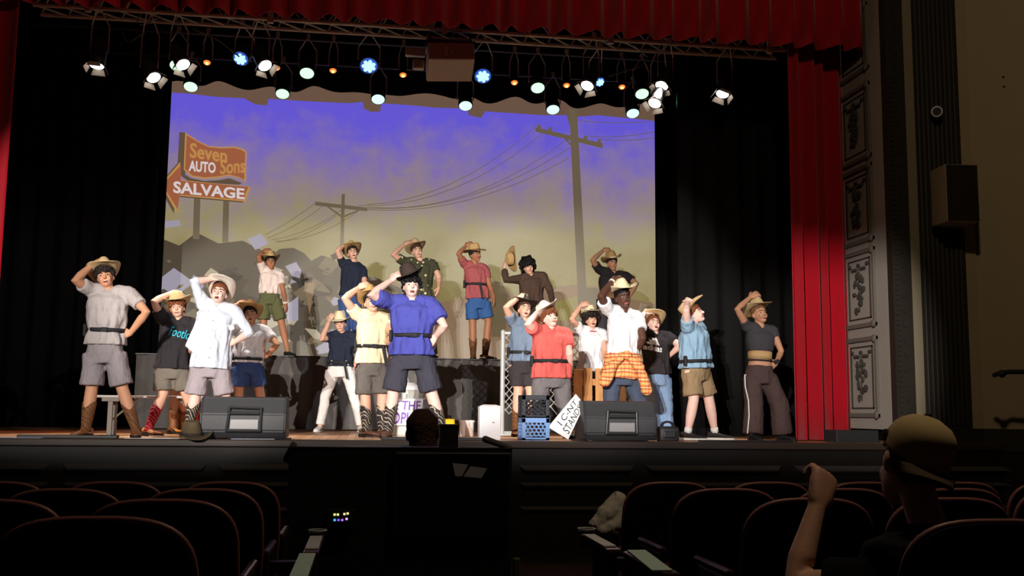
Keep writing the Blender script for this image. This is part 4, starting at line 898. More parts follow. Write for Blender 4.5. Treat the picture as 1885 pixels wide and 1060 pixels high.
P19 = person(dict(label='person in sky blue tee and khaki shorts turned to the right in striped sneakers', Y=11.15, k=.98, fat=1.05, skin='p', yaw=62, pit=6, mouth=.35, hair=('red', 0), ch=(1290, 592), hc=(1284, 575), nb=(1277, 599),
    sR=(1266, 604, -.14), eR=(1263, 572, -.3), wR=(1265, 557, -.12), hR=(1273, 549, -.03), sL=(1288, 604, .12), eL=(1294, 636, .14), wL=(1300, 660, .05), hL=(1304, 668), pR=(1271, 686, -.07), pL=(1291, 686, .07), kR=(1277, 734, -.1), kL=(1305, 734, .05), fR=(1266, -.12, 60), fL=(1316, .05, 72), hkR='hat', hkL='hip',
    top=dict(m=skyb, s=.5, hem=.09, e=.036, w=.072), belt=.24, bot=dict(t='shorts', m=khaki, h=.88, w=.112), shoe=SNB, hat=dict(m=straw, band=straw3, roll=-16, pit=10, curl=.045)))
P20 = person(dict(label='woman in charcoal crop top and wide brown trousers with white piping', Y=10.75, k=.93, skin='b', yaw=14, pit=6, mouth=.5, hair=('blond', 3), ch=(1403, 594), hc=(1400, 576), nb=(1400, 605), waist=.118, arm=.88,
    sR=(1376, 602), eR=(1357, 569), wR=(1381, 547), hR=(1395, 539), sL=(1422, 609), eL=(1438, 646), wL=(1429, 668), hL=(1415, 676, -.05), pR=(1384, 692), pL=(1412, 692), kR=(1388, 742), kL=(1434, 742), fR=(1386, -.05, 5), fL=(1441, 0, 20), **HK,
    top=dict(m=croptop, s=.36, hem=.52, e=.013, w=.058, d=.003, f=.0015), bot=dict(t='pants', m=brownp, w=(.108, .112, .118), top=.22, e=.012), shoe=SNK, hat=dict(m=straw, band=straw3, roll=4, pit=8, curl=.05)))
# her tan waist support, black cord and the white piping on the trouser leg
c, ax, ay, rx, ry = P20['tor'](.42, .008, .008); up = P20['sp'].normalized()
b = bm_(); rr = [ell(c + up * z, ax, ay, rx + o, ry + o, 28, 2.3) for z, o in ((-.032, 0), (-.032, .01), (.045, .01), (.045, 0))]; rings(b, rr + rr[:1], cap=False)
O('waistband', b, mat('tan elastic', rgb(190, 152, 104), rough=.9), P20['root'], smooth=True)
b = bm_(); rr = ell(c - up * .05, ax, ay, rx + .012, ry + .012, 28, 2.3); tube(b, rr + rr[:1], .009, 6); O('cord', b, M_belt, P20['root'])
b = bm_(); tube(b, [W(1371, 690, 10.68), W(1372, 712, 10.64), W(1378, 738, 10.62), W(1379, 765, 10.62), W(1376, 797, 10.62)], .007, 6); O('piping', b, wp, P20['root'])
b = bm_(); cyl(b, W(1428, 662, 10.72), W(1431, 668, 10.72), .036, .036, 14); O('wristwatch', b, M_belt, P20['root'])
# plaid flannel tied round the waist of P17
c, ax, ay, rx, ry = P17['tor'](.2); k = P17['k']; fw = P17['fwd']; b = bm_(); upv = P17['sp'].normalized()
rings(b, [ell(P17['tor'](t, e, e)[0], ax, ay, *[v for v in P17['tor'](t, e, e)[3:]], 24, 2.3) for t, e in ((.36, .02), (.30, .045), (.2, .05), (.1, .055), (.0, .06), (-.06, .05))])
f = O('tied_flannel', b, plaid, P17['root']); remesh(f, .012, 2, .05)
for sx, dx, ln in ((.1, .2, .36), (-.25, -.2, .3)):
    b = bm_(); p = c + fw * (ry + .07) + ax * (sx * .2) + upv * .06
    tube(b, [p, p + ax * dx * .6 + V((0, 0, -.12)) + fw * .02, p + ax * dx + V((0, 0, -ln))], [.035, .055, .065], 12); g = O('flannel_sleeve', b, plaid, P17['root']); remesh(g, .011, 2, .04)
b = bm_(); sphere(b, c + fw * (ry + .075) + upv * .07, (.06, .045, .05)); O('flannel_knot', b, plaid, P17['root'], smooth=True)
# rim of a watch on the platform dancer, bracelets
b = bm_(); cyl(b, W(525, 555, 15.2), W(526, 559, 15.2), .036, .036, 12); O('wristwatch', b, felt_w, P5['root'])
b = bm_(); cyl(b, W(1125, 521, 11.15), W(1129, 516, 11.15), .037, .037, 12); O('bracelet', b, felt_w, P17['root'])
b = bm_(); cyl(b, W(655, 535, 11.5), W(658, 532, 11.5), .036, .036, 12); O('bracelet', b, M_belt, P8['root'])
# the hat waved by P12, and the hat lying on the stage edge
hh = hat(W(944, 476, 15.2), V((-.93, -.3, -.12)), V((-.25, -.1, .95)), straw3, felt_o, .98, None, .03, .085, 'cowboy_hat', .11)
tag(hh, 'olive straw cowboy hat held up sideways by the person with bushy black hair', 'hat')
hp_ = G(353, 10.41, STAGE + .035)
hh = hat(hp_, V((.04, -.05, 1)), V((.35, -1, 0)), felt_o, felt_b, 1.25, None, .05, .085, 'cowboy_hat', .115)
tag(hh, 'brown felt cowboy hat lying on the stage edge beside the left monitor', 'hat')

# ================================================================== PROPS ON STAGE
M_case = mat('black cabinet paint', rgb(42, 41, 44), rough=0.5, spec=0.4, bump=0.15, bscale=150)
M_grip = mat('grey handle plate', rgb(128, 124, 124), rough=0.4)
def monitor(px, Y, w, label, lit=0):
    c = G(px, Y, STAGE); t = thing('stage_monitor', c, label, 'speaker', 'wedge monitors at the stage edge')
    # side profile (depth towards audience is -y)
    pf = [(-.17, .012), (.26, .012), (.30, .06), (.12, .40), (.02, .415), (-.12, .40), (-.19, .24), (-.2, .08)]
    b = bm_(); prism(b, [c + V((-w / 2, y, z)) for y, z in pf], V((w, 0, 0))); bmesh.ops.bevel(b, geom=list(b.edges), offset=.012, segments=2, affect='EDGES'); O('cabinet', b, M_case, t)
    for sx in (-1, 1):
        b = bm_(); prism(b, [c + V((sx * (w / 2 - .012), y * 1.02, z * 1.0 + .004)) for y, z in pf], V((sx * .022, 0, 0))); bmesh.ops.bevel(b, geom=list(b.edges), offset=.006, segments=1, affect='EDGES'); O('end_cap', b, M_case, t)
    b = bm_(); hx = .02
    def onback(x, z): return c + V((x, -.2 + (z - .08) * .07 - .014, z))
    fo, fi = [(-.14, .09), (.14, .09), (.16, .30), (-.10, .30)], None
    out = [(-.15, .08), (.17, .08), (.17, .30), (-.13, .31)]
    for i in range(4):
        a, d = out[i], out[(i + 1) % 4]; tube(b, [onback(*a), onback(*d)], .013, 8)
    fr = O('handle_frame', b, M_darkmetal, t)
    b = bm_(); prism(b, [onback(x, z) for x, z in ((-.12, .1), (.145, .1), (.145, .19), (-.115, .19))], V((0, .02, 0))); O('handle_plate', b, M_grip, fr)
    b = bm_(); tube(b, [onback(-.12, .25), onback(.15, .25)], .016, 8); O('handle', b, M_darkmetal, fr)
    b = bm_(); prism(b, [c + V((-w / 2 + .03, .285, .085)), c + V((w / 2 - .03, .285, .085)), c + V((w / 2 - .03, .125, .385)), c + V((-w / 2 + .03, .125, .385))], V((0, .012, .006))); O('grille', b, M_darkmetal, t)
    for x in (-w / 2 + .08, w / 2 - .08):
        for y in (-.12, .2):
            b = bm_(); cyl(b, c + V((x, y, 0)), c + V((x, y, .014)), .02, .02, 10); O('rubber_foot', b, M_belt, t)
monitor(450, 10.58, .80, 'black wedge monitor on the stage edge beside the brown hat')
monitor(1134, 10.58, .74, 'black wedge monitor on the stage edge beside the handwritten white card')
# cables beside the right monitor
for pts, m, lb in (([(1052, 10.5), (1075, 10.45), (1100, 10.42), (1140, 10.44), (1190, 10.5)], M_belt, 'black cable loop lying in front of the right monitor'), ([(420, 10.45), (470, 10.40), (510, 10.42), (535, 10.36)], M_belt, 'black cable lying in front of the left monitor')):
    b = bm_(); pp = [G(x, y, STAGE + .012) for x, y in pts]; tube(b, pp, .009, 6); tag(O('cable', b, m, None, pp[0]), lb, 'cable')
# bench at the left
c = G(288, 11.75, STAGE); t = thing('bench', c, 'low folding bench with pale edge behind the performers at left', 'bench')
bx0, bx1 = G(178, 11.75, STAGE).x, G(396, 11.75, STAGE).x
M_bench = mat('pale laminate', rgb(176, 170, 168), rough=0.5); M_bleg = mat('grey steel leg', rgb(116, 108, 100), rough=0.5)
O('top', boxb((bx0, 11.61, STAGE + .40), (bx1, 11.89, STAGE + .425), .005), M_bench, t)
for x in (bx0 + .15, bx1 - .15):
    b = bm_(); boxb((x - .025, 11.63, STAGE), (x + .025, 11.67, STAGE + .4), .004, b); O('leg', b, M_bleg, t)
    b = bm_(); boxb((x - .025, 11.83, STAGE), (x + .025, 11.87, STAGE + .4), .004, b); O('leg', b, M_bleg, t)
    b = bm_(); boxb((x - .09, 11.62, STAGE + .36), (x + .09, 11.88, STAGE + .4), .004, b); O('bracket', b, M_bleg, t)
    sgn = 1 if x < 0 * x + (bx0 + bx1) / 2 else -1
    b = bm_(); tube(b, [(x, 11.75, STAGE + .16), (x + sgn * .25, 11.75, STAGE + .39)], .011, 8); O('brace', b, M_bleg, t)
# trash can and card
M_zinc = mat('galvanised steel', rgb(186, 184, 176), rough=0.45, metal=0.35, noise=0.15, nscale=20)
c = G(742, 12.2, STAGE); t = thing('trash_can', c, 'galvanised trash can with lid standing behind the blue shirted person', 'trash can')
b = bm_(); n = 40
rings(b, [[c + V((r * (1 + .012 * (i % 2)) * math.cos(2 * math.pi * i / n), r * (1 + .012 * (i % 2)) * math.sin(2 * math.pi * i / n), z)) for i in range(n)] for z, r in ((0, .2), (.02, .205), (.25, .215), (.5, .228), (.53, .232))]); O('bin', b, M_zinc, t)
b = bm_(); rings(b, [ell(c + V((0, 0, z)), V((1, 0, 0)), V((0, 1, 0)), r, r, n) for z, r in ((.525, .245), (.55, .245), (.565, .235), (.59, .15), (.615, .13), (.62, .05))]); O('lid', b, mat('white enamel', rgb(214, 212, 210), rough=.4), t, smooth=True)
b = bm_(); tube(b, [c + V((-.05, 0, .62)), c + V((-.04, 0, .66)), c + V((.04, 0, .66)), c + V((.05, 0, .62))], .01, 8); O('lid_handle', b, M_zinc, t)
for sx in (-1, 1):
    b = bm_(); p = c + V((-.05 * 1 + .02, -.235, .46)) if sx < 0 else c + V((.2, -.13, .46)); tube(b, [p + V((-.05, 0, .02)), p + V((-.045, -.02, -.03)), p + V((.045, -.02, -.03)), p + V((.05, 0, .02))], .008, 6); O('side_handle', b, M_zinc, t)
M_card = mat('white card', rgb(238, 234, 236), rough=0.85); M_purple = mat('purple marker', rgb(128, 84, 176), rough=0.8)
def card(quad, Y, th, name, label, cat, m=M_card):
    P = [W(x, y, Y) if not isinstance(x, Vector) else x for x, y in quad]
    b = bm_(); prism(b, P, V((0, th, 0))); o = O(name, b, m, None, P[0]); tag(o, label, cat); return o, P
o, P = card([(696, 783), (774, 783), (779, 734), (700, 733)], 11.95, .008, 'protest_card', 'white card with purple hand lettering leaning on the trash can', 'sign')
b = text_bm('WE THE', [W(x, y, 11.945) for x, y in ((703, 754), (774, 755), (775, 738), (705, 737))]); O('lettering', b, M_purple, o)
b = text_bm('PEOPLE', [W(x, y, 11.945) for x, y in ((700, 780), (766, 780), (768, 759), (702, 758))]); O('lettering', b, M_purple, o)
# yellow bag, white tub, white box
c = G(826, 12.4, STAGE); t = thing('snack_bag', c, 'small yellow printed bag on the stage behind the dark boot', 'bag')
b = bm_(); rings(b, [ell(c + V((0, 0, z)), V((1, 0, 0)), V((0, 1, 0)), rx, ry, 16, 3) for z, rx, ry in ((0, .07, .04), (.05, .075, .045), (.16, .07, .03), (.2, .07, .008))]); O('pouch', b, mat('yellow foil', rgb(236, 182, 30), rough=.35, noise=.1), t, smooth=True)
b = bm_(); box(b, c + V((-.02, -.044, .1)), (.07, .01, .05), None, .002); O('printed_patch', b, mat('pink print', rgb(206, 80, 120), rough=.5), t)
c = G(859, 12.1, STAGE); t = thing('white_tub', c, 'small white plastic tub on the stage floor beside the tall white box', 'tub')
b = bm_(); rings(b, [ell(c + V((0, 0, z)), V((1, 0, 0)), V((0, 1, 0)), r, r, 24, 3) for z, r in ((0, .075), (.01, .08), (.16, .083), (.165, .088), (.175, .088), (.178, .08))]); O('bucket', b, M_card, t, smooth=True)
b = bm_(); rings(b, [ell(c + V((0, 0, z)), V((1, 0, 0)), V((0, 1, 0)), r, r, 24, 3) for z, r in ((.172, .09), (.186, .09), (.19, .07))]); O('lid', b, M_card, t)
c = G(900, 10.75, STAGE); t = thing('white_box', c, 'tall bright white box standing upright at the stage edge', 'box')
b = bm_(); boxb(c + V((-.11, -.08, 0)), c + V((.11, .08, .345)), .006, b); O('carton', b, M_card, t)
b = bm_(); prism(b, [c + V((-.11, -.081, .345)), c + V((.11, -.081, .345)), c + V((.07, .0, .358)), c + V((-.06, .0, .36))], V((0, .006, .004))); O('flap', b, M_card, t)
b = bm_(); box(b, c + V((.035, -.083, .18)), (.025, .004, .008)); O('tear', b, M_grip, t)
# milk crates
def crate(c, w, d, h, m, style, label):
    t = thing('milk_crate', c, label, 'crate'); bt = .014
    b = bm_(); boxb(c + V((-w / 2, -d / 2, 0)), c + V((w / 2, d / 2, .012)), 0, b); O('base', b, m, t)
    for zz, hh in ((h - .05, .05), (0, .03)):
        b = bm_()
        for lo, hi in (((-w / 2, -d / 2, zz), (w / 2, -d / 2 + bt, zz + hh)), ((-w / 2, d / 2 - bt, zz), (w / 2, d / 2, zz + hh)), ((-w / 2, -d / 2, zz), (-w / 2 + bt, d / 2, zz + hh)), ((w / 2 - bt, -d / 2, zz), (w / 2, d / 2, zz + hh))): boxb(c + V(lo), c + V(hi), .003, b)
        O('rim', b, m, t)
    for sx in (-1, 1):
        for sy in (-1, 1):
            b = bm_(); boxb(c + V((sx * (w / 2 - .02) - .02, sy * (d / 2 - .02) - .02, 0)), c + V((sx * (w / 2 - .02) + .02, sy * (d / 2 - .02) + .02, h)), .004, b); O('corner_post', b, m, t)
    def lattice(A, ux, L):
        b = bm_(); z0, z1 = .03, h - .05
        if style == 'diamond':
            n = 5
            for i in range(-n, n + 1):
                for sg in (1, -1):
                    x0 = i * L / n; pts = []
                    for s in range(9):
                        z = z0 + (z1 - z0) * s / 8; x = x0 + sg * (z - z0) * 1.2
                        if 0 <= x <= L: pts.append(A + ux * x + V((0, 0, z)))
                    if len(pts) > 1: tube(b, [pts[0], pts[-1]], .0055, 5, False)
            for z in (z0 + .05, z1 - .05, z1 - .02): tube(b, [A + V((0, 0, z)), A + ux * L + V((0, 0, z))], .006, 5, False)
        else:
            cw = L / 6.5; ch = (z1 - z0) / 4.2
            for r in range(5):
                for q in range(7):
                    x = (q + .5 * (r % 2)) * cw; z = z0 + .0 + r * ch
                    hx = [(x + cw * .5 * math.sin(a), z + ch * .62 * math.cos(a)) for a in [math.pi / 3 * j for j in range(6)]]
                    for (xa, za), (xb_, zb_) in zip(hx[:4], hx[1:5]):
                        if 0 <= xa <= L and 0 <= xb_ <= L and z0 - .01 <= za <= z1 + .01 and z0 - .01 <= zb_ <= z1 + .01: tube(b, [A + ux * xa + V((0, 0, za)), A + ux * xb_ + V((0, 0, zb_))], .008, 5, False)
        return O('lattice_side', b, m, t)
    lattice(c + V((-w / 2, -d / 2 + .008, 0)), V((1, 0, 0)), w); lattice(c + V((-w / 2, d / 2 - .008, 0)), V((1, 0, 0)), w)
    lattice(c + V((-w / 2 + .008, -d / 2, 0)), V((0, 1, 0)), d); lattice(c + V((w / 2 - .008, -d / 2, 0)), V((0, 1, 0)), d)
cc = G(982, 10.75, STAGE)
crate(cc, .29, .29, .23, mat('blue plastic', rgb(118, 152, 204), rough=.45), 'hex', 'light blue milk crate on the stage floor under the black crate')
crate(cc + V((0, 0, .23)), .29, .29, .235, mat('black plastic', rgb(46, 46, 52), rough=.4), 'diamond', 'black milk crate stacked on the blue crate')
# handwritten card leaning on the monitor
P = [(1009, 786), (1046, 809), (1075, 745), (1060, 725)]
Q = [W(1009, 786, 10.62), W(1046, 809, 10.47), W(1076, 745, 10.62), W(1060, 725, 10.72)]
b = bm_(); prism(b, Q, V((0, .008, 0))); o = tag(O('protest_card', b, M_card, None, Q[1]), 'white card with black hand lettering leaning tilted on the right monitor', 'sign')
ink = mat('black marker', rgb(24, 22, 24), rough=.8)
def onq(u, v): return quad_map([Q[0], Q[1], Q[2], Q[3]], u, v) + V((0, -.006, 0))
# u runs down the card (left -> bottom corner), v runs up to the right
def cardtext(s, u0, u1, v0, v1):
    b = text_bm(s, [onq(u1, v0), onq(u1, v1), onq(u0, v1), onq(u0, v0)]); O('lettering', b, ink, o)
cardtext('I C-NT', .14, .46, .2, .9); cardtext('STANDS', .56, .92, .12, .88)
# chain-link panel
FY = 13.0; M_galv = mat('galvanised pipe', rgb(206, 206, 204), rough=.35, metal=.3)
L0, L1 = G(924, FY, STAGE), G(1200, FY, STAGE); ztop = W(924, 610, FY).z
t = thing('fence_panel', L0, 'chain-link fence panel with pale pipe frame behind the crates and pallet', 'fence')
for nm, a, d, r in (('post', V((L0.x, FY, STAGE)), V((L0.x, FY, ztop)), .03), ('post', V((L1.x, FY, STAGE)), V((L1.x, FY, ztop)), .03), ('top_rail', V((L0.x, FY, ztop - .02)), V((L1.x, FY, ztop - .02)), .022)):
    b = bm_(); tube(b, [a, d], r, 12); O(nm, b, M_galv, t, smooth=True)
b = bm_(); boxb((L0.x - .2, FY - .2, STAGE), (L0.x + .2, FY + .2, STAGE + .02), .004, b); tube(b, [(L0.x - .05, FY, STAGE + .03), (L0.x + .4, FY, STAGE + .03)], .02, 8); O('foot', b, M_galv, t)
b = bm_(); pit = .088; nx = int((L1.x - L0.x) / pit); zlow = lambda x: STAGE + .25 + .08 * math.sin(x * 9) - .05 * math.sin(x * 23)
for i in range(-22, nx + 1):
    for sg in (1, -1):
        run = []
        for j in range(0, 40):
            z = ztop - .03 - j * pit * .5 * 1.15; x = L0.x + i * pit + (j * pit * .5 if sg > 0 else (22 * pit - j * pit * .5))
            if L0.x <= x <= L1.x and z > zlow(x): run.append(V((x, FY + (.006 if j % 2 else -.006) * sg, z)))
        if len(run) > 1: tube(b, [run[0], run[-1]], .0048, 5, False)
tag(O('chain_link', b, M_galv, t), kind='stuff')
# pallet
PYY = 12.35; t = thing('wooden_pallet', G(1125, PYY, STAGE), 'upright wooden pallet of rough vertical slats behind the right monitor', 'pallet')
M_pal = mat('rough pine', rgb(186, 134, 84), rough=.8, noise=.35, nscale=5, stretch=(6, 6, .6), bump=.3, bscale=20)
for x0, x1, zt_ in ((1056, 1072, 679), (1074, 1090, 677), (1096, 1111, 678), (1116, 1131, 680), (1137, 1152, 677), (1158, 1172, 679), (1183, 1197, 676)):
    a, d = W(x0, zt_, PYY), W(x1, zt_, PYY); b = boxb((a.x, PYY - .012, STAGE), (d.x, PYY + .01, a.z), .003); O('slat', b, M_pal, t)
for z in (STAGE + .12, STAGE + .62):
    b = boxb((W(1056, 700, PYY).x, PYY + .01, z), (W(1197, 700, PYY).x, PYY + .05, z + .08), .003); O('crosspiece', b, M_pal, t)
# black bag at the right
c = G(1229, 10.65, STAGE); t = thing('carry_bag', c, 'small black carry bag with loop handles on the stage beside the striped sneakers', 'bag')
b = bm_(); rings(b, [ell(c + V((0, 0, z)), V((1, 0, 0)), V((0, 1, 0)), rx, ry, 24, 5) for z, rx, ry in ((0, .105, .08), (.02, .112, .085), (.12, .112, .085), (.15, .1, .07), (.155, .05, .03))]); O('pouch', b, M_case, t, smooth=True)
for y in (-.03, .03):
    b = bm_(); tube(b, [c + V((-.07, y, .145)), c + V((-.05, y, .19)), c + V((0, y, .205)), c + V((.05, y, .19)), c + V((.07, y, .145))], .01, 8); O('handle', b, M_belt, t)
b = bm_(); box(b, c + V((0, -.088, .07)), (.13, .01, .07), None, .01); O('pocket', b, M_darkmetal, t)
# low boxes and papers along the edge
def edgebox(px0, px1, Y, h, d, m, name, label, cat):
    a, e = G(px0, Y, STAGE), G(px1, Y, STAGE); b = boxb((a.x, Y, STAGE), (e.x, Y + d, STAGE + h), .006); t = tag(O(name, b, m, None, (a.x, Y, STAGE)), label, cat); return t
edgebox(702, 890, 10.42, .03, .1, M_darkmetal, 'floor_strip', 'long low black floor strip at the stage edge before the white box', 'strip')
edgebox(1082, 1092, 10.42, .02, .1, M_darkmetal, 'floor_strip', 'short black floor strip below the handwritten card', 'strip')
edgebox(30, 215, 10.42, .03, .1, M_darkmetal, 'floor_strip', 'low black floor strip at the stage edge near the tall grey tee person', 'strip')
edgebox(1290, 1460, 10.42, .02, .1, M_darkmetal, 'floor_strip', 'thin black floor strip below the wide brown trousers', 'strip')
edgebox(228, 330, 10.36, .004, .14, M_card, 'paper_sheet', 'white paper sheets on the stage edge under the red boot', 'paper')
edgebox(425, 505, 10.36, .004, .1, mat('bluish paper', rgb(190, 198, 220), rough=.8), 'paper_sheet', 'white paper sheets in front of the left monitor', 'paper')
edgebox(-10, 76, 10.34, .004, .14, mat('lined paper', rgb(170, 180, 200), rough=.8), 'paper_sheet', 'pale paper at the left end of the stage edge', 'paper')
bx = edgebox(1540, 1618, 10.55, .13, .3, M_case, 'speaker_box', 'low black box on the stage below the plaster panels', 'box')

# ================================================================== RIGGING
TY = 12.0; M_truss = mat('black truss steel', rgb(196, 184, 170), rough=.5, metal=.3)
a0, a1 = W(62, 12, TY), W(1445, 90, TY); tz = (a0.z + a1.z) / 2
t = thing('lighting_truss', V((a0.x, TY, tz)), 'long dark triangular lighting truss hung under the red valance', 'truss')
chords = [(TY, tz), (TY + .3, tz), (TY + .15, tz + .26)]
for y, z in chords:
    b = bm_(); tube(b, [(a0.x, y, z), (a1.x, y, z)], .024, 10); O('chord', b, M_truss, t, smooth=True)
nb_ = 30
for i in range(nb_):
    x = a0.x + (a1.x - a0.x) * i / nb_; x2 = a0.x + (a1.x - a0.x) * (i + 1) / nb_; xm = (x + x2) / 2
    b = bm_(); tube(b, [(x, TY, tz), (xm, TY + .15, tz + .26), (x2, TY, tz)], .011, 6); tube(b, [(x, TY + .3, tz), (xm, TY + .15, tz + .26)], .011, 6); tube(b, [(x, TY, tz), (x2, TY + .3, tz)], .011, 6); O('lacing', b, M_truss, t)
for x in [a0.x + 0.6 + i * 2.05 for i in range(5)]:
    b = bm_(); box(b, (x, TY - .03, tz + .02), (.07, .05, .16), None, .004); O('splice_plate', b, M_truss, t)
    b = bm_(); tube(b, [(x, TY + .15, tz + .26), (x, TY + .15, 9.99)], .006, 6); O('hanger_cable', b, M_truss, t)
def batten(Y, z, label):
    t = thing('batten_pipe', (-4.6, Y, z), label, 'pipe', 'battens over the stage')
    b = bm_(); tube(b, [(-4.6, Y, z), (7.2, Y, z)], .024, 10); O('pipe', b, M_darkmetal, t, smooth=True)
    for x in (-4.2, -.4, 3.2, 6.8):
        b = bm_(); tube(b, [(x, Y, z), (x, Y, 9.99)], .005, 6); O('lift_line', b, M_darkmetal, t)
B2Y, B3Y = 13.6, 15.2
b2z = W(742, 138, B2Y).z + .42; b3z = W(696, 183, B3Y).z + .5
batten(B2Y, b2z, 'black batten pipe carrying the small orange lamps'); batten(B3Y, b3z, 'black batten pipe carrying the row of green lamps above the screen')
def emit(name, col, st): return mat(name, (0.02, 0.02, 0.02, 1), emit=col, estr=st)
E_white = emit('white lamp lens', (1, .96, .9, 1), 4); E_green = emit('green lamp lens', (.6, 1, .66, 1), 1.35); E_teal = emit('teal lamp lens', (.6, 1, .9, 1), 1.35); E_or = emit('orange lamp lens', (1, .22, .03, 1), 1.2); E_blue = emit('blue lamp lens', (.3, .62, 1, 1), 2.2); E_orh = emit('orange lamp core', (1, .5, .18, 1), 2.5)
def fixture(px, py, Y, R, L, lens, label, group, tilt=20, turn=0, hang=None, doors=True, blobs=0, core=None, power=0, color=(1, 1, 1), half=14, target=None, hy=None):
    """lamp housing whose lens sits at the pixel; tilt: degrees from straight down towards the audience"""
    p = W(px, py, Y); t = thing('stage_lamp', p, label, 'stage light', group)
    d = V((math.sin(math.radians(turn)) * 1.0, -math.sin(math.radians(tilt)), -math.cos(math.radians(tilt)))).normalized()
    a, b_ = frame(d); top = p - d * L
    b = bm_(); rings(b, [ell(p + d * s, a, b_, r, r, 20) for s, r in ((.0, R), (-.01, R * 1.06), (-.06 * L / .3, R * 1.06), (-.62 * L, R * .98), (-.85 * L, R * .75), (-L, R * .45))]); O('housing', b, M_darkmetal, t, smooth=False)
    b = bm_(); rings(b, [ell(p + d * s, a, b_, r, r, 20) for s, r in ((.0, R * .93), (.008, R * .86), (.012, R * .5))]); ln = O('lens', b, lens, t, smooth=True)
    if core is not None:
        b = bm_(); sphere(b, p + d * .012, R * .5, 10, 6); O('lamp_core', b, core, ln, smooth=True)
    for i in range(blobs):
        an = 2 * math.pi * i / blobs; b = bm_(); sphere(b, p + d * .012 + a * (R * .55 * math.cos(an)) + b_ * (R * .55 * math.sin(an)), R * .22, 8, 5); O('diode', b, core or lens, ln, smooth=True)
    # yoke
    side = V((1, 0, 0)); mid = p - d * (L * .5); hz = hang if hang is not None else .3
    tp = V((mid.x, hy if hy is not None else mid.y, p.z + hz))
    b = bm_(); tube(b, [mid - side * (R * 1.15), mid - side * (R * 1.15) + V((0, 0, hz * .5)), tp - side * .02, tp + side * .02, mid + side * (R * 1.15) + V((0, 0, hz * .5)), mid + side * (R * 1.15)], .009, 6); O('yoke', b, M_truss, t)
    b = bm_(); box(b, tp + V((0, 0, .03)), (.05, .05, .09), None, .006); O('clamp', b, M_truss, t)
    if doors:
        for k, (ux, uy) in enumerate(((a, b_), (-a, b_), (b_, a), (-b_, a))):
            b = bm_(); q0 = p + ux * R * 1.08; prism(b, [q0 - uy * R * .7, q0 + uy * R * .7, q0 + uy * R * .95 + ux * R * .35 + d * R * .75, q0 - uy * R * .95 + ux * R * .35 + d * R * .75], ux * .004); O('barn_door', b, M_truss, t)
    if power: spot('lamp_light', p + d * .03, target, power, half, color, .5, .04, t)
    return t
gW = 'white lamps on the truss'
wt = [(178, 121, 10, -4, 'white lamp hanging alone at far left of the truss'), (337, 119, 28, 28, 'white lamp beside the green glow at left of the truss'), (283, 143, 25, 28, 'white lamp hanging lowest at the left over the screen corner'), (488, 121, 30, 26, 'white lamp just right of the left blue lamp'), (1081, 158, 25, -24, 'white lamp just left of the right blue lamp'), (1218, 158, 22, -26, 'white lamp, upper of the pair at right'), (1205, 190, 25, -28, 'white lamp, lower of the pair at right'), (1330, 173, 18, -18, 'white lamp hanging alone at far right of the truss')]
tg = [(-3.0, 11.6, 1.6), (-2.0, 11.7, 1.6), (-1.6, 11.6, 1.4), (-.5, 11.6, 1.6), (1.9, 11.7, 1.5), (2.0, 11.7, 1.5), (2.6, 11.7, 1.5), (3.6, 11.6, 1.4)]
for (x, y, ti, tu, lb), g in zip(wt, tg):
    hang = tz - W(x, y, TY + .1).z
    fixture(x, y, TY + .1, .085, .34, E_white, lb, gW, ti, tu, hang, power=520, color=(1, .95, .86), target=g, half=16, hy=TY)
for i, (x, y) in enumerate([(381, 115), (509, 125), (613, 130), (742, 138), (821, 145), (947, 152), (1043, 157), (1145, 160)]):
    n_ = ['first', 'second', 'third', 'fourth', 'fifth', 'sixth', 'seventh', 'eighth'][i]
    fixture(x, y, B2Y, .05, .2, E_or, n_ + ' small orange lamp from the left above the screen', 'orange lamps', 25, 0, b2z - W(x, y, B2Y).z, False, 0, E_orh, power=150 if i < 2 else 25, color=(1, .3, .08), target=W(x, y, B2Y) + V((-1.2 if i < 2 else 0, -1.5, -4)), half=26, hy=B2Y)
for i, (x, y) in enumerate([(351, 160), (520, 173), (696, 183), (857, 195), (1018, 202), (1165, 209)]):
    n_ = ['leftmost', 'second', 'third', 'fourth', 'fifth', 'rightmost'][i]
    fixture(x, y, B3Y, .105, .26, E_green if i < 2 else E_teal, n_ + ' of six large green lamps overlapping the top of the screen', 'green lamps in front of the screen', 30, 0, b3z - W(x, y, B3Y).z, False, hy=B3Y)
for x, y, lb in ((565, 135, 'large green lamp higher than its neighbours, left of centre'), (990, 162, 'large green lamp right of the projector between orange lamps'), (1182, 173, 'large green lamp beside the right pair of white lamps'), (326, 121, 'green lamp tucked behind a white lamp at left')):
    fixture(x, y, B2Y, .1, .24, E_green, lb, 'green lamps on the second batten', 32, 0, b2z - W(x, y, B2Y).z, False, hy=B2Y, power=420 if x == 1182 else 0, color=(.3, 1, .45), target=(PX, 11.05, 4.55), half=9)
for x, y, lb, R_, tu in ((443, 108, 'blue moving head lamp at left with light cable', .1, -12), (679, 121, 'blue moving head lamp in a dark yoke left of the projector', .115, 0), (889, 140, 'blue moving head lamp right of the projector', .11, 0), (1104, 151, 'small blue lamp behind a white lamp at right', .07, 14)):
    fixture(x, y, TY + .5, R_, .3, mat('dark blue lens', rgb(20, 40, 110), emit=(.06, .2, 1, 1), estr=.5), lb, 'blue moving heads', 42, tu, tz - W(x, y, TY + .5).z, False, 7, E_blue, hy=TY + .3)
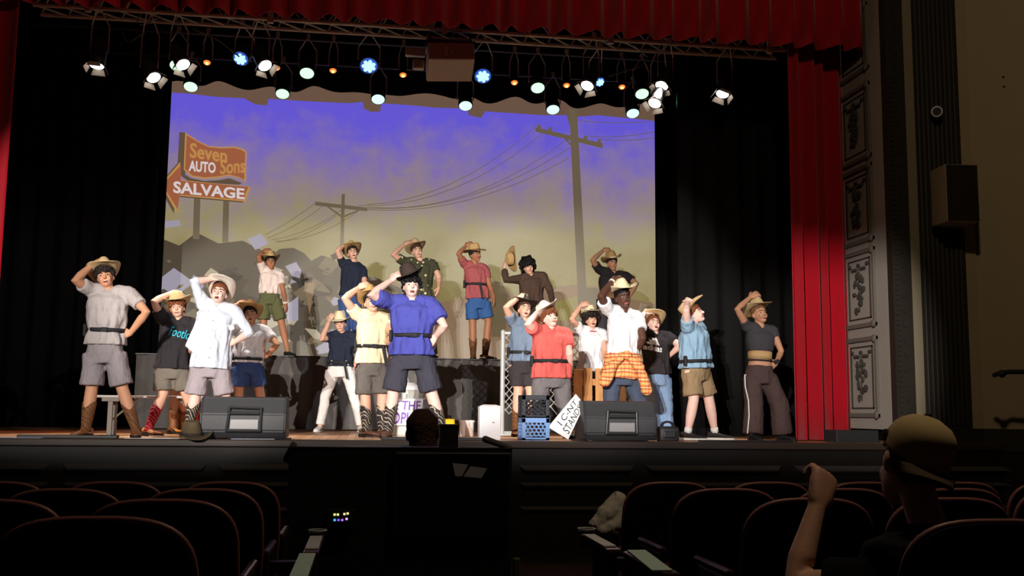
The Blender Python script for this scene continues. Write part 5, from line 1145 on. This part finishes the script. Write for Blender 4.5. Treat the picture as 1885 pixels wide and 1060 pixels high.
# projector
c = W(828, 115, TY + .15); t = thing('projector', c, 'pale grey projector hung in a dark bracket under the truss', 'projector')
Mp = mat('grey projector case', rgb(206, 196, 182), rough=.6, noise=.05)
Rt = Matrix.Rotation(math.radians(-3), 3, 'Y') @ Matrix.Rotation(math.radians(-14), 3, 'X')
b = bm_(); box(b, c, (.56, .5, .24), Rt, .02); O('case', b, Mp, t)
b = bm_(); box(b, c + Rt @ V((-.06, -.252, .0)), (.035, .006, .13), Rt); O('label_strip', b, M_card, t)
b = bm_(); cyl(b, c + Rt @ V((.0, -.252, -.03)), c + Rt @ V((.0, -.256, -.03)), .016, .016, 12); O('badge', b, M_card, t)
b = bm_(); cyl(b, c + Rt @ V((.1, .25, 0)), c + Rt @ V((.1, .32, 0)), .07, .07, 16); O('lens', b, M_darkmetal, t)
b = bm_(); box(b, c + V((0, .05, .2)), (.6, .3, .1), None, .01); O('mounting_tray', b, M_darkmetal, t)
for x in (-.12, .02, .18):
    b = bm_(); box(b, c + V((x, -.105, .2)), (.09, .01, .05), None, .004); O('socket_plate', b, mat('copper plate', rgb(126, 76, 56), rough=.6), t)
for x in (-.25, .25):
    b = bm_(); tube(b, [c + V((x, .05, .22)), V((c.x + x, TY + .15, tz))], .014, 8); O('hanger', b, M_darkmetal, t)
b = bm_(); box(b, c + V((-.42, 0, .1)), (.24, .08, .1), None, .01); box(b, c + V((-.38, 0, -.05)), (.14, .1, .12), None, .02); O('side_bracket', b, M_truss, t)
# cables hanging from the truss
for pts, lb in (([(285, 14), (262, 22), (252, 38), (258, 46), (275, 42), (290, 32)], 'loose black cable loop under the left part of the truss'), ([(226, 60), (232, 74), (240, 78), (250, 70), (266, 60)], 'short drooping cable near the far left lamp'), ([(1145, 78), (1170, 85), (1192, 105), (1180, 122), (1122, 140)], 'pale cable slanting down to the right blue lamp'), ([(357, 54), (385, 66), (405, 76), (440, 104)], 'pale cable slanting down to the left blue lamp'), ([(1440, 88), (1452, 92), (1456, 140), (1466, 215)], 'thin cable hanging beside the right red curtain')):
    b = bm_(); pp = [W(x, y, TY + .12) for x, y in pts]; tube(b, pp, .009, 6); tag(O('hanging_cable', b, M_metal, None, pp[0]), lb, 'cable')

# ================================================================== HOUSE RIGHT WALL FITTINGS
sp_c = W(1757, 361, 10.15); t = thing('wall_speaker', sp_c, 'dark loudspeaker with side painted as lit mounted on the fluted pilaster', 'speaker')
Rt = Matrix.Rotation(math.radians(-4), 3, 'Z')
b = bm_(); box(b, sp_c, (.36, .34, .62), Rt, .01); O('cabinet', b, mat('lit speaker side', rgb(152, 134, 106), rough=.6), t)  # cabinet colour lightened for the light its side reflects
b = bm_(); box(b, sp_c + Rt @ V((0, -.175, 0)), (.34, .012, .6), Rt, .004); O('grille', b, mat('brown speaker cloth', rgb(40, 32, 26), rough=.9), t)
b = bm_(); tube(b, [sp_c + V((0, .15, 0)), V((sp_c.x, PY0, sp_c.z))], .02, 8); O('bracket', b, M_darkmetal, t)
sc_ = W(1725, 205, 10.3); t = thing('security_camera', sc_, 'small white security camera on the dark fluted pilaster', 'camera')
b = bm_(); cyl(b, sc_ + V((.05, .1, .02)), sc_ + V((-.02, -.03, -.01)), .055, .06, 16); O('case', b, M_card, t)
b = bm_(); cyl(b, sc_ + V((-.02, -.03, -.01)), sc_ + V((-.024, -.037, -.012)), .045, .045, 16); O('lens', b, M_darkmetal, t)
b = bm_(); tube(b, [sc_ + V((.03, .06, 0)), V((sc_.x + .05, PY0 - .03, sc_.z + .02))], .02, 8); O('mount', b, M_card, t)
hr0 = W(1850, 686, 9.7); t = thing('handrail', hr0, 'dark metal handrail fixed to the tan right wall', 'handrail')
b = bm_(); tube(b, [hr0 + V((-.02, .15, -.02)), hr0 + V((-.03, .02, 0)), hr0 + V((.05, 0, .01)), hr0 + V((1.2, -1.4, -.03))], .024, 10); O('rail', b, M_darkmetal, t)
b = bm_(); sphere(b, hr0 + V((-.02, .02, -.01)), .04); O('rail_end', b, M_darkmetal, t, smooth=True)
b = bm_(); pp = W(1847, 142, 10.1); sphere(b, pp, (.012, .012, .014)); tag(O('wall_hook', b, M_darkmetal, None, pp), 'tiny dark hook high on the tan right wall', 'hook')

# ================================================================== SEATS
M_seat = mat('maroon plush', rgb(70, 20, 26), rough=.95, noise=.15); M_seatback = mat('dark seat shell', rgb(30, 14, 16), rough=.5); M_lit_rim = mat('painted lit seat rim', rgb(140, 86, 84), rough=.45, spec=.5); M_arm = mat('dark varnished armrest', rgb(64, 40, 30), rough=.3)  # rim colour lightened to stand in for stage light on seat edges
def seat_outline(w, h, grow=0.0):
    pts = [(-w / 2 + .02 - grow, 0), (-w / 2 - grow, h * .5)]
    for i in range(1, 21):
        a = math.pi - math.pi * i / 21; c, q = math.cos(a), math.sin(a)
        pts.append((math.copysign(abs(c) ** .62, c) * (w / 2 + grow), h * .62 + (h * .38 + grow) * q ** .62))
    return pts + [(w / 2 + grow, h * .5), (w / 2 - .02 + grow, 0)]
def make_seat():
    t = bpy.data.objects.new('theatre_seat', None); COL.objects.link(t)
    W_, H_ = .5, .52; z0 = .36
    def tr(x, z, y=0): return V((x, y - .22 + -.12 * (z / H_) + .0, z0 + z))
    ol = seat_outline(W_, H_)
    b = bm_(); prism(b, [tr(x, z) for x, z in ol], V((0, .035, 0))); O('back_shell', b, M_seatback, t)
    b = bm_(); prism(b, [tr(x * .93, .02 + z * .95, .036) for x, z in ol], V((0, .05, 0))); bmesh.ops.bevel(b, geom=list(b.edges), offset=.01, segments=1, affect='EDGES'); O('back_cushion', b, M_seat, t)
    b = bm_(); tube(b, [tr(x, z, .018) for x, z in seat_outline(W_, H_, .004)], .0095, 8); O('back_rim', b, M_lit_rim, t, smooth=True)
    b = bm_(); box(b, (0, .06, .43), (.47, .44, .1), None, .03); O('seat_cushion', b, M_seat, t)
    for sx in (-1, 1):
        b = bm_(); boxb((sx * .262 - .012, -.16, .0), (sx * .262 + .012, .2, .58), .006, b); O('side_panel', b, M_seatback, t)
        b = bm_(); boxb((sx * .262 - .016, -.18, .58), (sx * .262 + .016, .24, .61), .01, b); O('armrest', b, M_arm, t)
    return t
proto = make_seat(); used = False
def place(x, Y, rz_, label, group):
    global used
    o = proto if not used else copy_tree(proto); used = True
    o.location = (x, Y, rz(Y)); o.rotation_euler = (0, 0, rz_); tag(o, label, 'seat', group); return o
ordn = ['nearest', 'second', 'third', 'fourth']
ordx = ['on the aisle', 'second from the aisle', 'third from the aisle', 'fourth from the aisle', 'fifth from the aisle', 'sixth from the aisle']
aisle = []
ROWS = [3.15, 4.05, 4.95, 5.85]
for r, Y in enumerate(ROWS):
    for i in range(2 + r):
        st = place(-.68 - .565 * i, Y, 0, 'maroon theatre seat left of the aisle, %s row, %s' % (ordn[r], ordx[i]), 'left block of seats')
        if i == 0: aisle.append((st, -.22))
    for i in range([2, 3, 4, 5][r]):
        st = place(1.66 + .565 * i, Y - (.25 if r == 0 else 0), 0, 'maroon theatre seat right of the aisle, %s row, %s' % (ordn[r], ordx[i]), 'right block of seats')
        if i == 0: aisle.append((st, 1.16))
for st, ax_ in aisle:
    if st.location.y > 5.5: continue
    Y = st.location.y; z = rz(Y); sg = 1 if ax_ < 0 else -1
    b = bm_(); boxb((ax_ - .036, Y - .2, z + .575), (ax_ + .036, Y + .42, z + .605), .008, b); O('aisle_armrest', b, M_arm, st)
    b = bm_(); boxb((ax_ - .02, Y - .16, z), (ax_ + .02, Y + .2, z + .575), .006, b); O('aisle_panel', b, M_seatback, st)
    xs = sorted((st.location.x + sg * .262, ax_)); b = bm_(); boxb((xs[0], Y - .1, z + .5), (xs[1], Y - .04, z + .55), 0, b); O('aisle_bracket', b, M_seatback, st)
# cups and programmes on armrests
M_cup = mat('clear cup rim', rgb(190, 196, 192), rough=.2)
def cup_at(p, label):
    t = thing('cup_holder', p, label, 'cup holder')
    b = bm_(); ring = ell(p, V((1, 0, 0)), V((0, 1, 0)), .045, .045, 20); tube(b, ring + ring[:1], .005, 6); O('ring', b, M_cup, t, smooth=True)
    b = bm_(); rings(b, [ell(p + V((0, 0, z)), V((1, 0, 0)), V((0, 1, 0)), r, r, 20) for z, r in ((-.09, .032), (-.01, .041))]); O('cup', b, M_darkmetal, t, smooth=True)
cup_at(V((-.22, 5.42, .685)), 'pale ringed cup holder at the end of the left armrest'); cup_at(V((1.17, 5.42, .685)), 'pale ringed cup holder at the end of the right armrest')
M_prog = mat('pale green programme', rgb(186, 214, 202), rough=.7); M_lit_arm = mat('pale lit armrest top', rgb(205, 205, 200), rough=.5)  # pale arm colour paints in the light on the armrest tops
def slab(x0, x1, y0, y1, z, m, name, label, cat, th=.006, skew=0.0):
    P = [V((x0, y0, z)), V((x1, y0, z)), V((x1 + skew, y1, z)), V((x0 + skew, y1, z))]; b = bm_(); prism(b, P, V((0, 0, th))); return tag(O(name, b, m, None, P[0]), label, cat)
za = lambda Y: rz(Y) + .606
slab(-.25, -.19, 4.83, 5.30, za(4.95), M_lit_arm, 'lit_armrest_top', 'pale lit armrest top with light put into its colour, below the left cup holder', 'armrest')
slab(-.25, -.185, 3.84, 4.44, za(4.05), M_prog, 'programme', 'pale green paper programme lying on the left aisle armrest', 'paper')
slab(1.125, 1.185, 4.83, 5.30, za(4.95), M_lit_arm, 'lit_armrest_top', 'pale lit armrest top with light put into its colour, below the right cup holder', 'armrest')
slab(1.09, 1.17, 3.88, 4.45, za(4.05), M_prog, 'programme', 'pale green folded programme on the right aisle armrest', 'paper', skew=.05)
# ================================================================== TECH DESK IN THE AISLE
M_desk = mat('black desk laminate', rgb(20, 20, 22), rough=.5)
dY = 6.35; d0, d1 = W(532, 822, dY), W(943, 824, dY)
t = thing('tech_desk', V(((d0.x + d1.x) / 2, dY, rz(dY))), 'big black technical desk standing in the aisle before the stage', 'desk')
O('back_panel', boxb((d0.x, dY, rz(dY)), (d1.x, dY + .03, d0.z), .006), M_desk, t)
O('top_shelf', boxb((d0.x, dY, d0.z - .02), (d1.x, dY + .26, d0.z), .004), M_desk, t)
O('desk_top', boxb((d0.x, dY + .03, .72), (d1.x, dY + .65, .75), .004), M_desk, t)
for x in (d0.x, d1.x - .03): O('side_panel', boxb((x, dY + .03, rz(dY)), (x + .03, dY + .65, d0.z - .02), .004), M_desk, t)
s0, s1 = W(727, 832, dY - .06), W(942, 832, dY - .06)
t = thing('flat_display', V(((s0.x + s1.x) / 2, dY - .06, .5)), 'switched-off glossy flat display on the back of the technical desk', 'display')
O('bezel', boxb((s0.x, dY - .06, .52), (s1.x, dY - .005, s0.z), .008), M_darkmetal, t)
O('glass', boxb((s0.x + .015, dY - .064, .535), (s1.x - .015, dY - .058, s0.z - .015)), mat('dark screen glass', rgb(12, 13, 18), rough=.12, spec=.5), t)
for k, pts in enumerate((((833, 852), (862, 855), (850, 877), (838, 876)), ((866, 858), (897, 862), (886, 880), (853, 877)))):
    P = [W(x, y, dY - .075) for x, y in pts]; b = bm_(); prism(b, P, V((0, .004, 0)))  # grey sheets stand in for reflections in the display glass
    tag(O('reflection_patch', b, mat('grey reflection tone', rgb(150, 150, 165), rough=.8), None, P[3]), ['left', 'right'][k] + ' of two grey patches standing in for reflections in the dark display', 'paper', 'painted reflections on the display')
# laptop, handheld lights
l0, l1 = W(809, 810, dY + .1), W(843, 782, dY + .1)
t = thing('equipment_case', V(((l0.x + l1.x) / 2, dY + .1, d0.z)), 'small black equipment case on the desk beside the seated woman', 'case')
O('case', boxb((l0.x, dY + .06, d0.z), (l1.x, dY + .2, l1.z), .004), M_darkmetal, t)
O('lid', boxb((l0.x - .006, dY + .054, l1.z - .012), (l1.x + .006, dY + .206, l1.z + .004), .003), M_darkmetal, t)
t = thing('button_console', W(628, 953, dY - .1), 'small console with glowing yellow, blue and violet buttons on the desk', 'console')
c0, c1 = W(600, 972, dY - .1), W(655, 938, dY - .1); O('case', boxb((c0.x, dY - .08, c0.z), (c1.x, dY, c1.z), .006), M_desk, t)
for x, y, cl in ((616, 947, (1, .9, .25)), (622, 947, (.9, 1, .3)), (634, 946, (1, .75, .4)), (640, 945, (1, .85, .3)), (616, 957, (.1, .5, 1)), (623, 957, (.15, .15, 1)), (630, 957, (.5, .15, 1)), (638, 955, (.8, .5, .9))):
    p = W(x, y, dY - .085); b = bm_(); box(b, p, (.013, .01, .012), None, .002); O('button', b, emit('button %.1f %.1f %.1f' % cl, cl + (1,), 1.1), t)
for x0, y0, x1, y1, r0_, r1_, lb in ((893, 808, 938, 824, .022, .016, 'dark grey slanted tube at the right corner of the technical desk'), (541, 818, 530, 845, .02, .03, 'dark grey padded tube at the left corner of the technical desk')):
    b = bm_(); tube(b, [W(x0, y0, dY + .1), W(x1, y1, dY + .1)], [r0_, r1_], 10); tag(O('padded_tube', b, mat('grey foam', rgb(96, 92, 92), rough=.8), None, W(x0, y0, dY + .1), smooth=True), lb, 'tube')
b = bm_(); p0, p1 = W(945, 1060, 4.4), W(958, 1028, 4.4); boxb((p0.x, 4.4, rz(4.4)), (p1.x, 4.43, p1.z), .004, b); tag(O('olive_box', b, mat('olive card', rgb(86, 84, 40), rough=.8), None, p0), 'narrow olive box standing in the dark aisle', 'box')

# ================================================================== AUDIENCE
M_shirtk = cloth('black audience shirt', 20, 20, 24)
aY = 7.1; w0 = W(780, 836, aY)
hx = lambda x, y, z: V((x, y, z))
wx = w0.x
AW = person(dict(label='long haired woman with headset seated at the technical desk, seen from behind', away=1, group='people in the hall', Y=aY, k=.98, skin='a', hair=('brown', 4), hs=1.0, ch=(785, 826), hc=(783, 800), yaw=18, pit=-4, nb=V((wx + .02, aY + .06, w0.z + .04)),
    sR=V((wx + .18, aY + .06, w0.z - .05)), sL=V((wx - .17, aY + .06, w0.z - .05)), eR=V((wx + .24, aY + .12, w0.z - .32)), wR=V((wx + .12, aY + .36, w0.z - .3)), hR=V((wx + .1, aY + .46, w0.z - .3)), eL=V((wx - .24, aY + .12, w0.z - .32)), wL=V((wx - .12, aY + .36, w0.z - .3)), hL=V((wx - .1, aY + .46, w0.z - .3)),
    pR=V((wx + .09, aY + .06, w0.z - .56)), pL=V((wx - .09, aY + .06, w0.z - .56)), kR=V((wx + .12, aY + .46, w0.z - .54)), kL=V((wx - .12, aY + .46, w0.z - .54)), fR=V((wx + .12, aY + .5, rz(aY) + .085)), fL=V((wx - .12, aY + .5, rz(aY) + .085)),
    top=dict(m=cloth('grey blue hoodie', 120, 130, 146), s=1.9, hem=0, e=.03), bot=dict(t='pants', m=dkgray)))
hp = AW['hp']; b = bm_(); tube(b, [hp(.085, 0, .5), hp(.108, -.005, .85), hp(0, 0, 1.16), hp(-.108, -.005, .85), hp(-.085, 0, .5)], .009, 8)
hs_ = O('headset', b, M_belt, AW['root'], smooth=True)
for sx in (-1, 1):
    b = bm_(); sphere(b, hp(.105 * sx, .0, .45), (.022, .04, .045)); O('ear_pad', b, M_belt, hs_, smooth=True)
# stool she sits on
b = bm_(); c = V((wx, aY + .06, rz(aY + .06))); sz = w0.z - .72
t = thing('office_chair', c, 'dark swivel chair under the woman at the technical desk', 'chair')
b = bm_(); sphere(b, V((wx, aY + .06, sz)), (.23, .22, .05)); O('seat', b, M_desk, t, smooth=True)
b = bm_(); cyl(b, c + V((0, 0, .06)), V((wx, aY + .06, sz)), .03, .03); O('column', b, M_darkmetal, t)
for i in range(5):
    a = 2 * math.pi * i / 5; b = bm_(); tube(b, [c + V((0, 0, .08)), c + V((.25 * math.cos(a), .25 * math.sin(a), .03))], .02, 6); O('foot', b, M_darkmetal, t)
# man with cap
mY = 3.05
hd = W(1690, 870, mY)
AM = person(dict(label='man in a tan cap and black shirt raising his fist, seated at right', away=1, group='people in the hall', Y=mY, k=1.04, skin='a', hair=('brown', 3), ch=(1662, 930, .1), hc=(1678, 870), yaw=6, pit=0, hs=1.14, nb=(1712, 978),
    sR=V((hd.x + .24, mY, hd.z - .36)), sL=V((hd.x - .17, mY, hd.z - .34)), eR=V((hd.x + .3, mY + .1, hd.z - .62)), wR=V((hd.x + .15, mY + .32, hd.z - .66)), hR=V((hd.x + .1, mY + .42, hd.z - .66)), eL=W(1462, 1075, mY + .12), wL=W(1506, 925, mY + .22), hL=W(1518, 880, mY + .26), hkL='fist', hsz=1.2, backL=(.25, -1, .15),
    pR=V((hd.x + .12, mY - .02, rz(mY) + .5)), pL=V((hd.x - .1, mY - .02, rz(mY) + .5)), kR=V((hd.x + .14, mY + .45, rz(mY) + .5)), kL=V((hd.x - .13, mY + .45, rz(mY) + .5)), fR=V((hd.x + .14, mY + .5, rz(mY) + .085)), fL=V((hd.x - .13, mY + .5, rz(mY) + .085)),
    top=dict(m=M_shirtk, s=.6, hem=0, e=.03, w=.08), bot=dict(t='pants', m=dkgray)))
hp = AM['hp']; Mcap = mat('tan cap cloth', rgb(196, 172, 128), rough=.9, noise=.06); b = bm_(); n = 28; rs = []
for j in range(8):
    tt = j / 7; ring = []
    for i in range(n):
        a = 2 * math.pi * i / n; f = math.cos(a); h0 = .62 if f > 0 else lerp(.62, .42, -f); h = lerp(h0, 1.0, tt); rx, ry, c = headshape(min(h, 1)); ring.append(hp(math.sin(a) * (rx + .012 + .01 * tt), c + f * (ry + .012 + .008 * tt), h + .05 * tt + .03 * tt * (f > 0) * f))
    rs.append(ring)
rings(b, rs, cap=False); tp = b.verts.new(hp(0, -.006, 1.08)); b.verts.ensure_lookup_table(); last = list(b.verts)[-n - 1:-1]
for i in range(n): b.faces.new((tp, last[i], last[(i + 1) % n]))
cp = O('cap', b, Mcap, AM['root'], smooth=True)
b = bm_(); sphere(b, hp(0, -.006, 1.085), (.012, .012, .008)); O('cap_button', b, M_belt, cp)
b = bm_(); rings(b, [[hp(.075 * math.sin(a) * (1 - .1 * r), -.095 - .06 * r * math.cos(a), .42 - .12 * r) for a in [math.pi * (i / 12 - .5) for i in range(13)]] for r in (0, .5, 1)], cap=False); o = O('cap_visor', b, mat('brown visor cloth', rgb(70, 56, 40), rough=.9), cp); sd_ = o.modifiers.new('t', 'SOLIDIFY'); sd_.thickness = .006
b = bm_(); sphere(b, hp(-.085, .02, .72), (.012, .02, .022)); O('cap_opening', b, M_belt, cp)
b = bm_(); wl = W(1507, 922, mY + .22); sphere(b, W(1501, 872, mY + .3), .008); O('ring', b, M_cup, AM['root'])
# pale jacket shape put in for the sleeve of an unbuilt viewer
p0 = V((1.31, 5.80, za(5.85) + .0)); b = bm_()
tube(b, [p0 + V((-.03, -.02, .03)), p0 + V((.04, 0, .07)), p0 + V((.1, .02, .12)), p0 + V((.13, .03, .17))], [.03, .055, .06, .05], 12)
tube(b, [p0 + V((.02, -.02, .0)), p0 + V((.1, 0, .03)), p0 + V((.14, .02, .1))], [.045, .055, .05], 12)
jk = tag(O('sleeve', b, cloth('pale grey jacket cloth', 196, 190, 182), None, p0), 'pale grey jacket cloth in place of a viewer, on the far armrest of the right aisle seat', 'sleeve'); remesh(jk, .009, 2, .03)

# ================================================================== FRONT-OF-HOUSE LAMP HOUSINGS (behind the camera)
def foh_lamp(c, aim, label, zt):
    x, y, z = aim; d = (V(aim) - c).normalized()
    t = thing('spotlight', c - d * .6, label, 'stage light', 'front spotlights')
    b = bm_(); tube(b, [c - d * .6, c - d * .05], [.1, .09], 14, False); O('housing', b, M_darkmetal, t)
    sd = V((d.y, -d.x, 0)).normalized()
    # unseen leaves, lower and upper, added to keep the beam off the stalls, the apron and the valance
    for nm, ed, sg in (('shutter', V((x, EDGE, STAGE - .03)), -1), ('shutter', V((x, 11.0, zt)), 1)):
        q0 = c + (ed - c) * (.8 / (ed - c).length)
        b = bm_(); prism(b, [q0 - sd * .16, q0 + sd * .16, q0 + sd * .16 + V((0, 0, sg * .2)), q0 - sd * .16 + V((0, 0, sg * .2))], d * .004); O(nm, b, M_darkmetal, t)
    b = bm_(); tube(b, [c - d * .3, V((c.x, c.y - .3, 7.4))], .015, 8); O('hanger', b, M_darkmetal, t)
for i, (x, y, z, p) in enumerate(foh_aims):
    foh_lamp(FOH + V((i * .6 - .9, 0, 0)), (x, y, z), '%s long black spotlight on the rear left hall bar' % ['leftmost', 'second', 'third', 'rightmost'][i], 4.6 if i < 3 else 3.2)
for i, (x, y, z, p) in enumerate(side_aims):
    foh_lamp(FOHR + V((i * .6, 0, 0)), (x, y, z), '%s unseen spotlight added as fill at the rear right' % ['left', 'right'][i], 4.4)
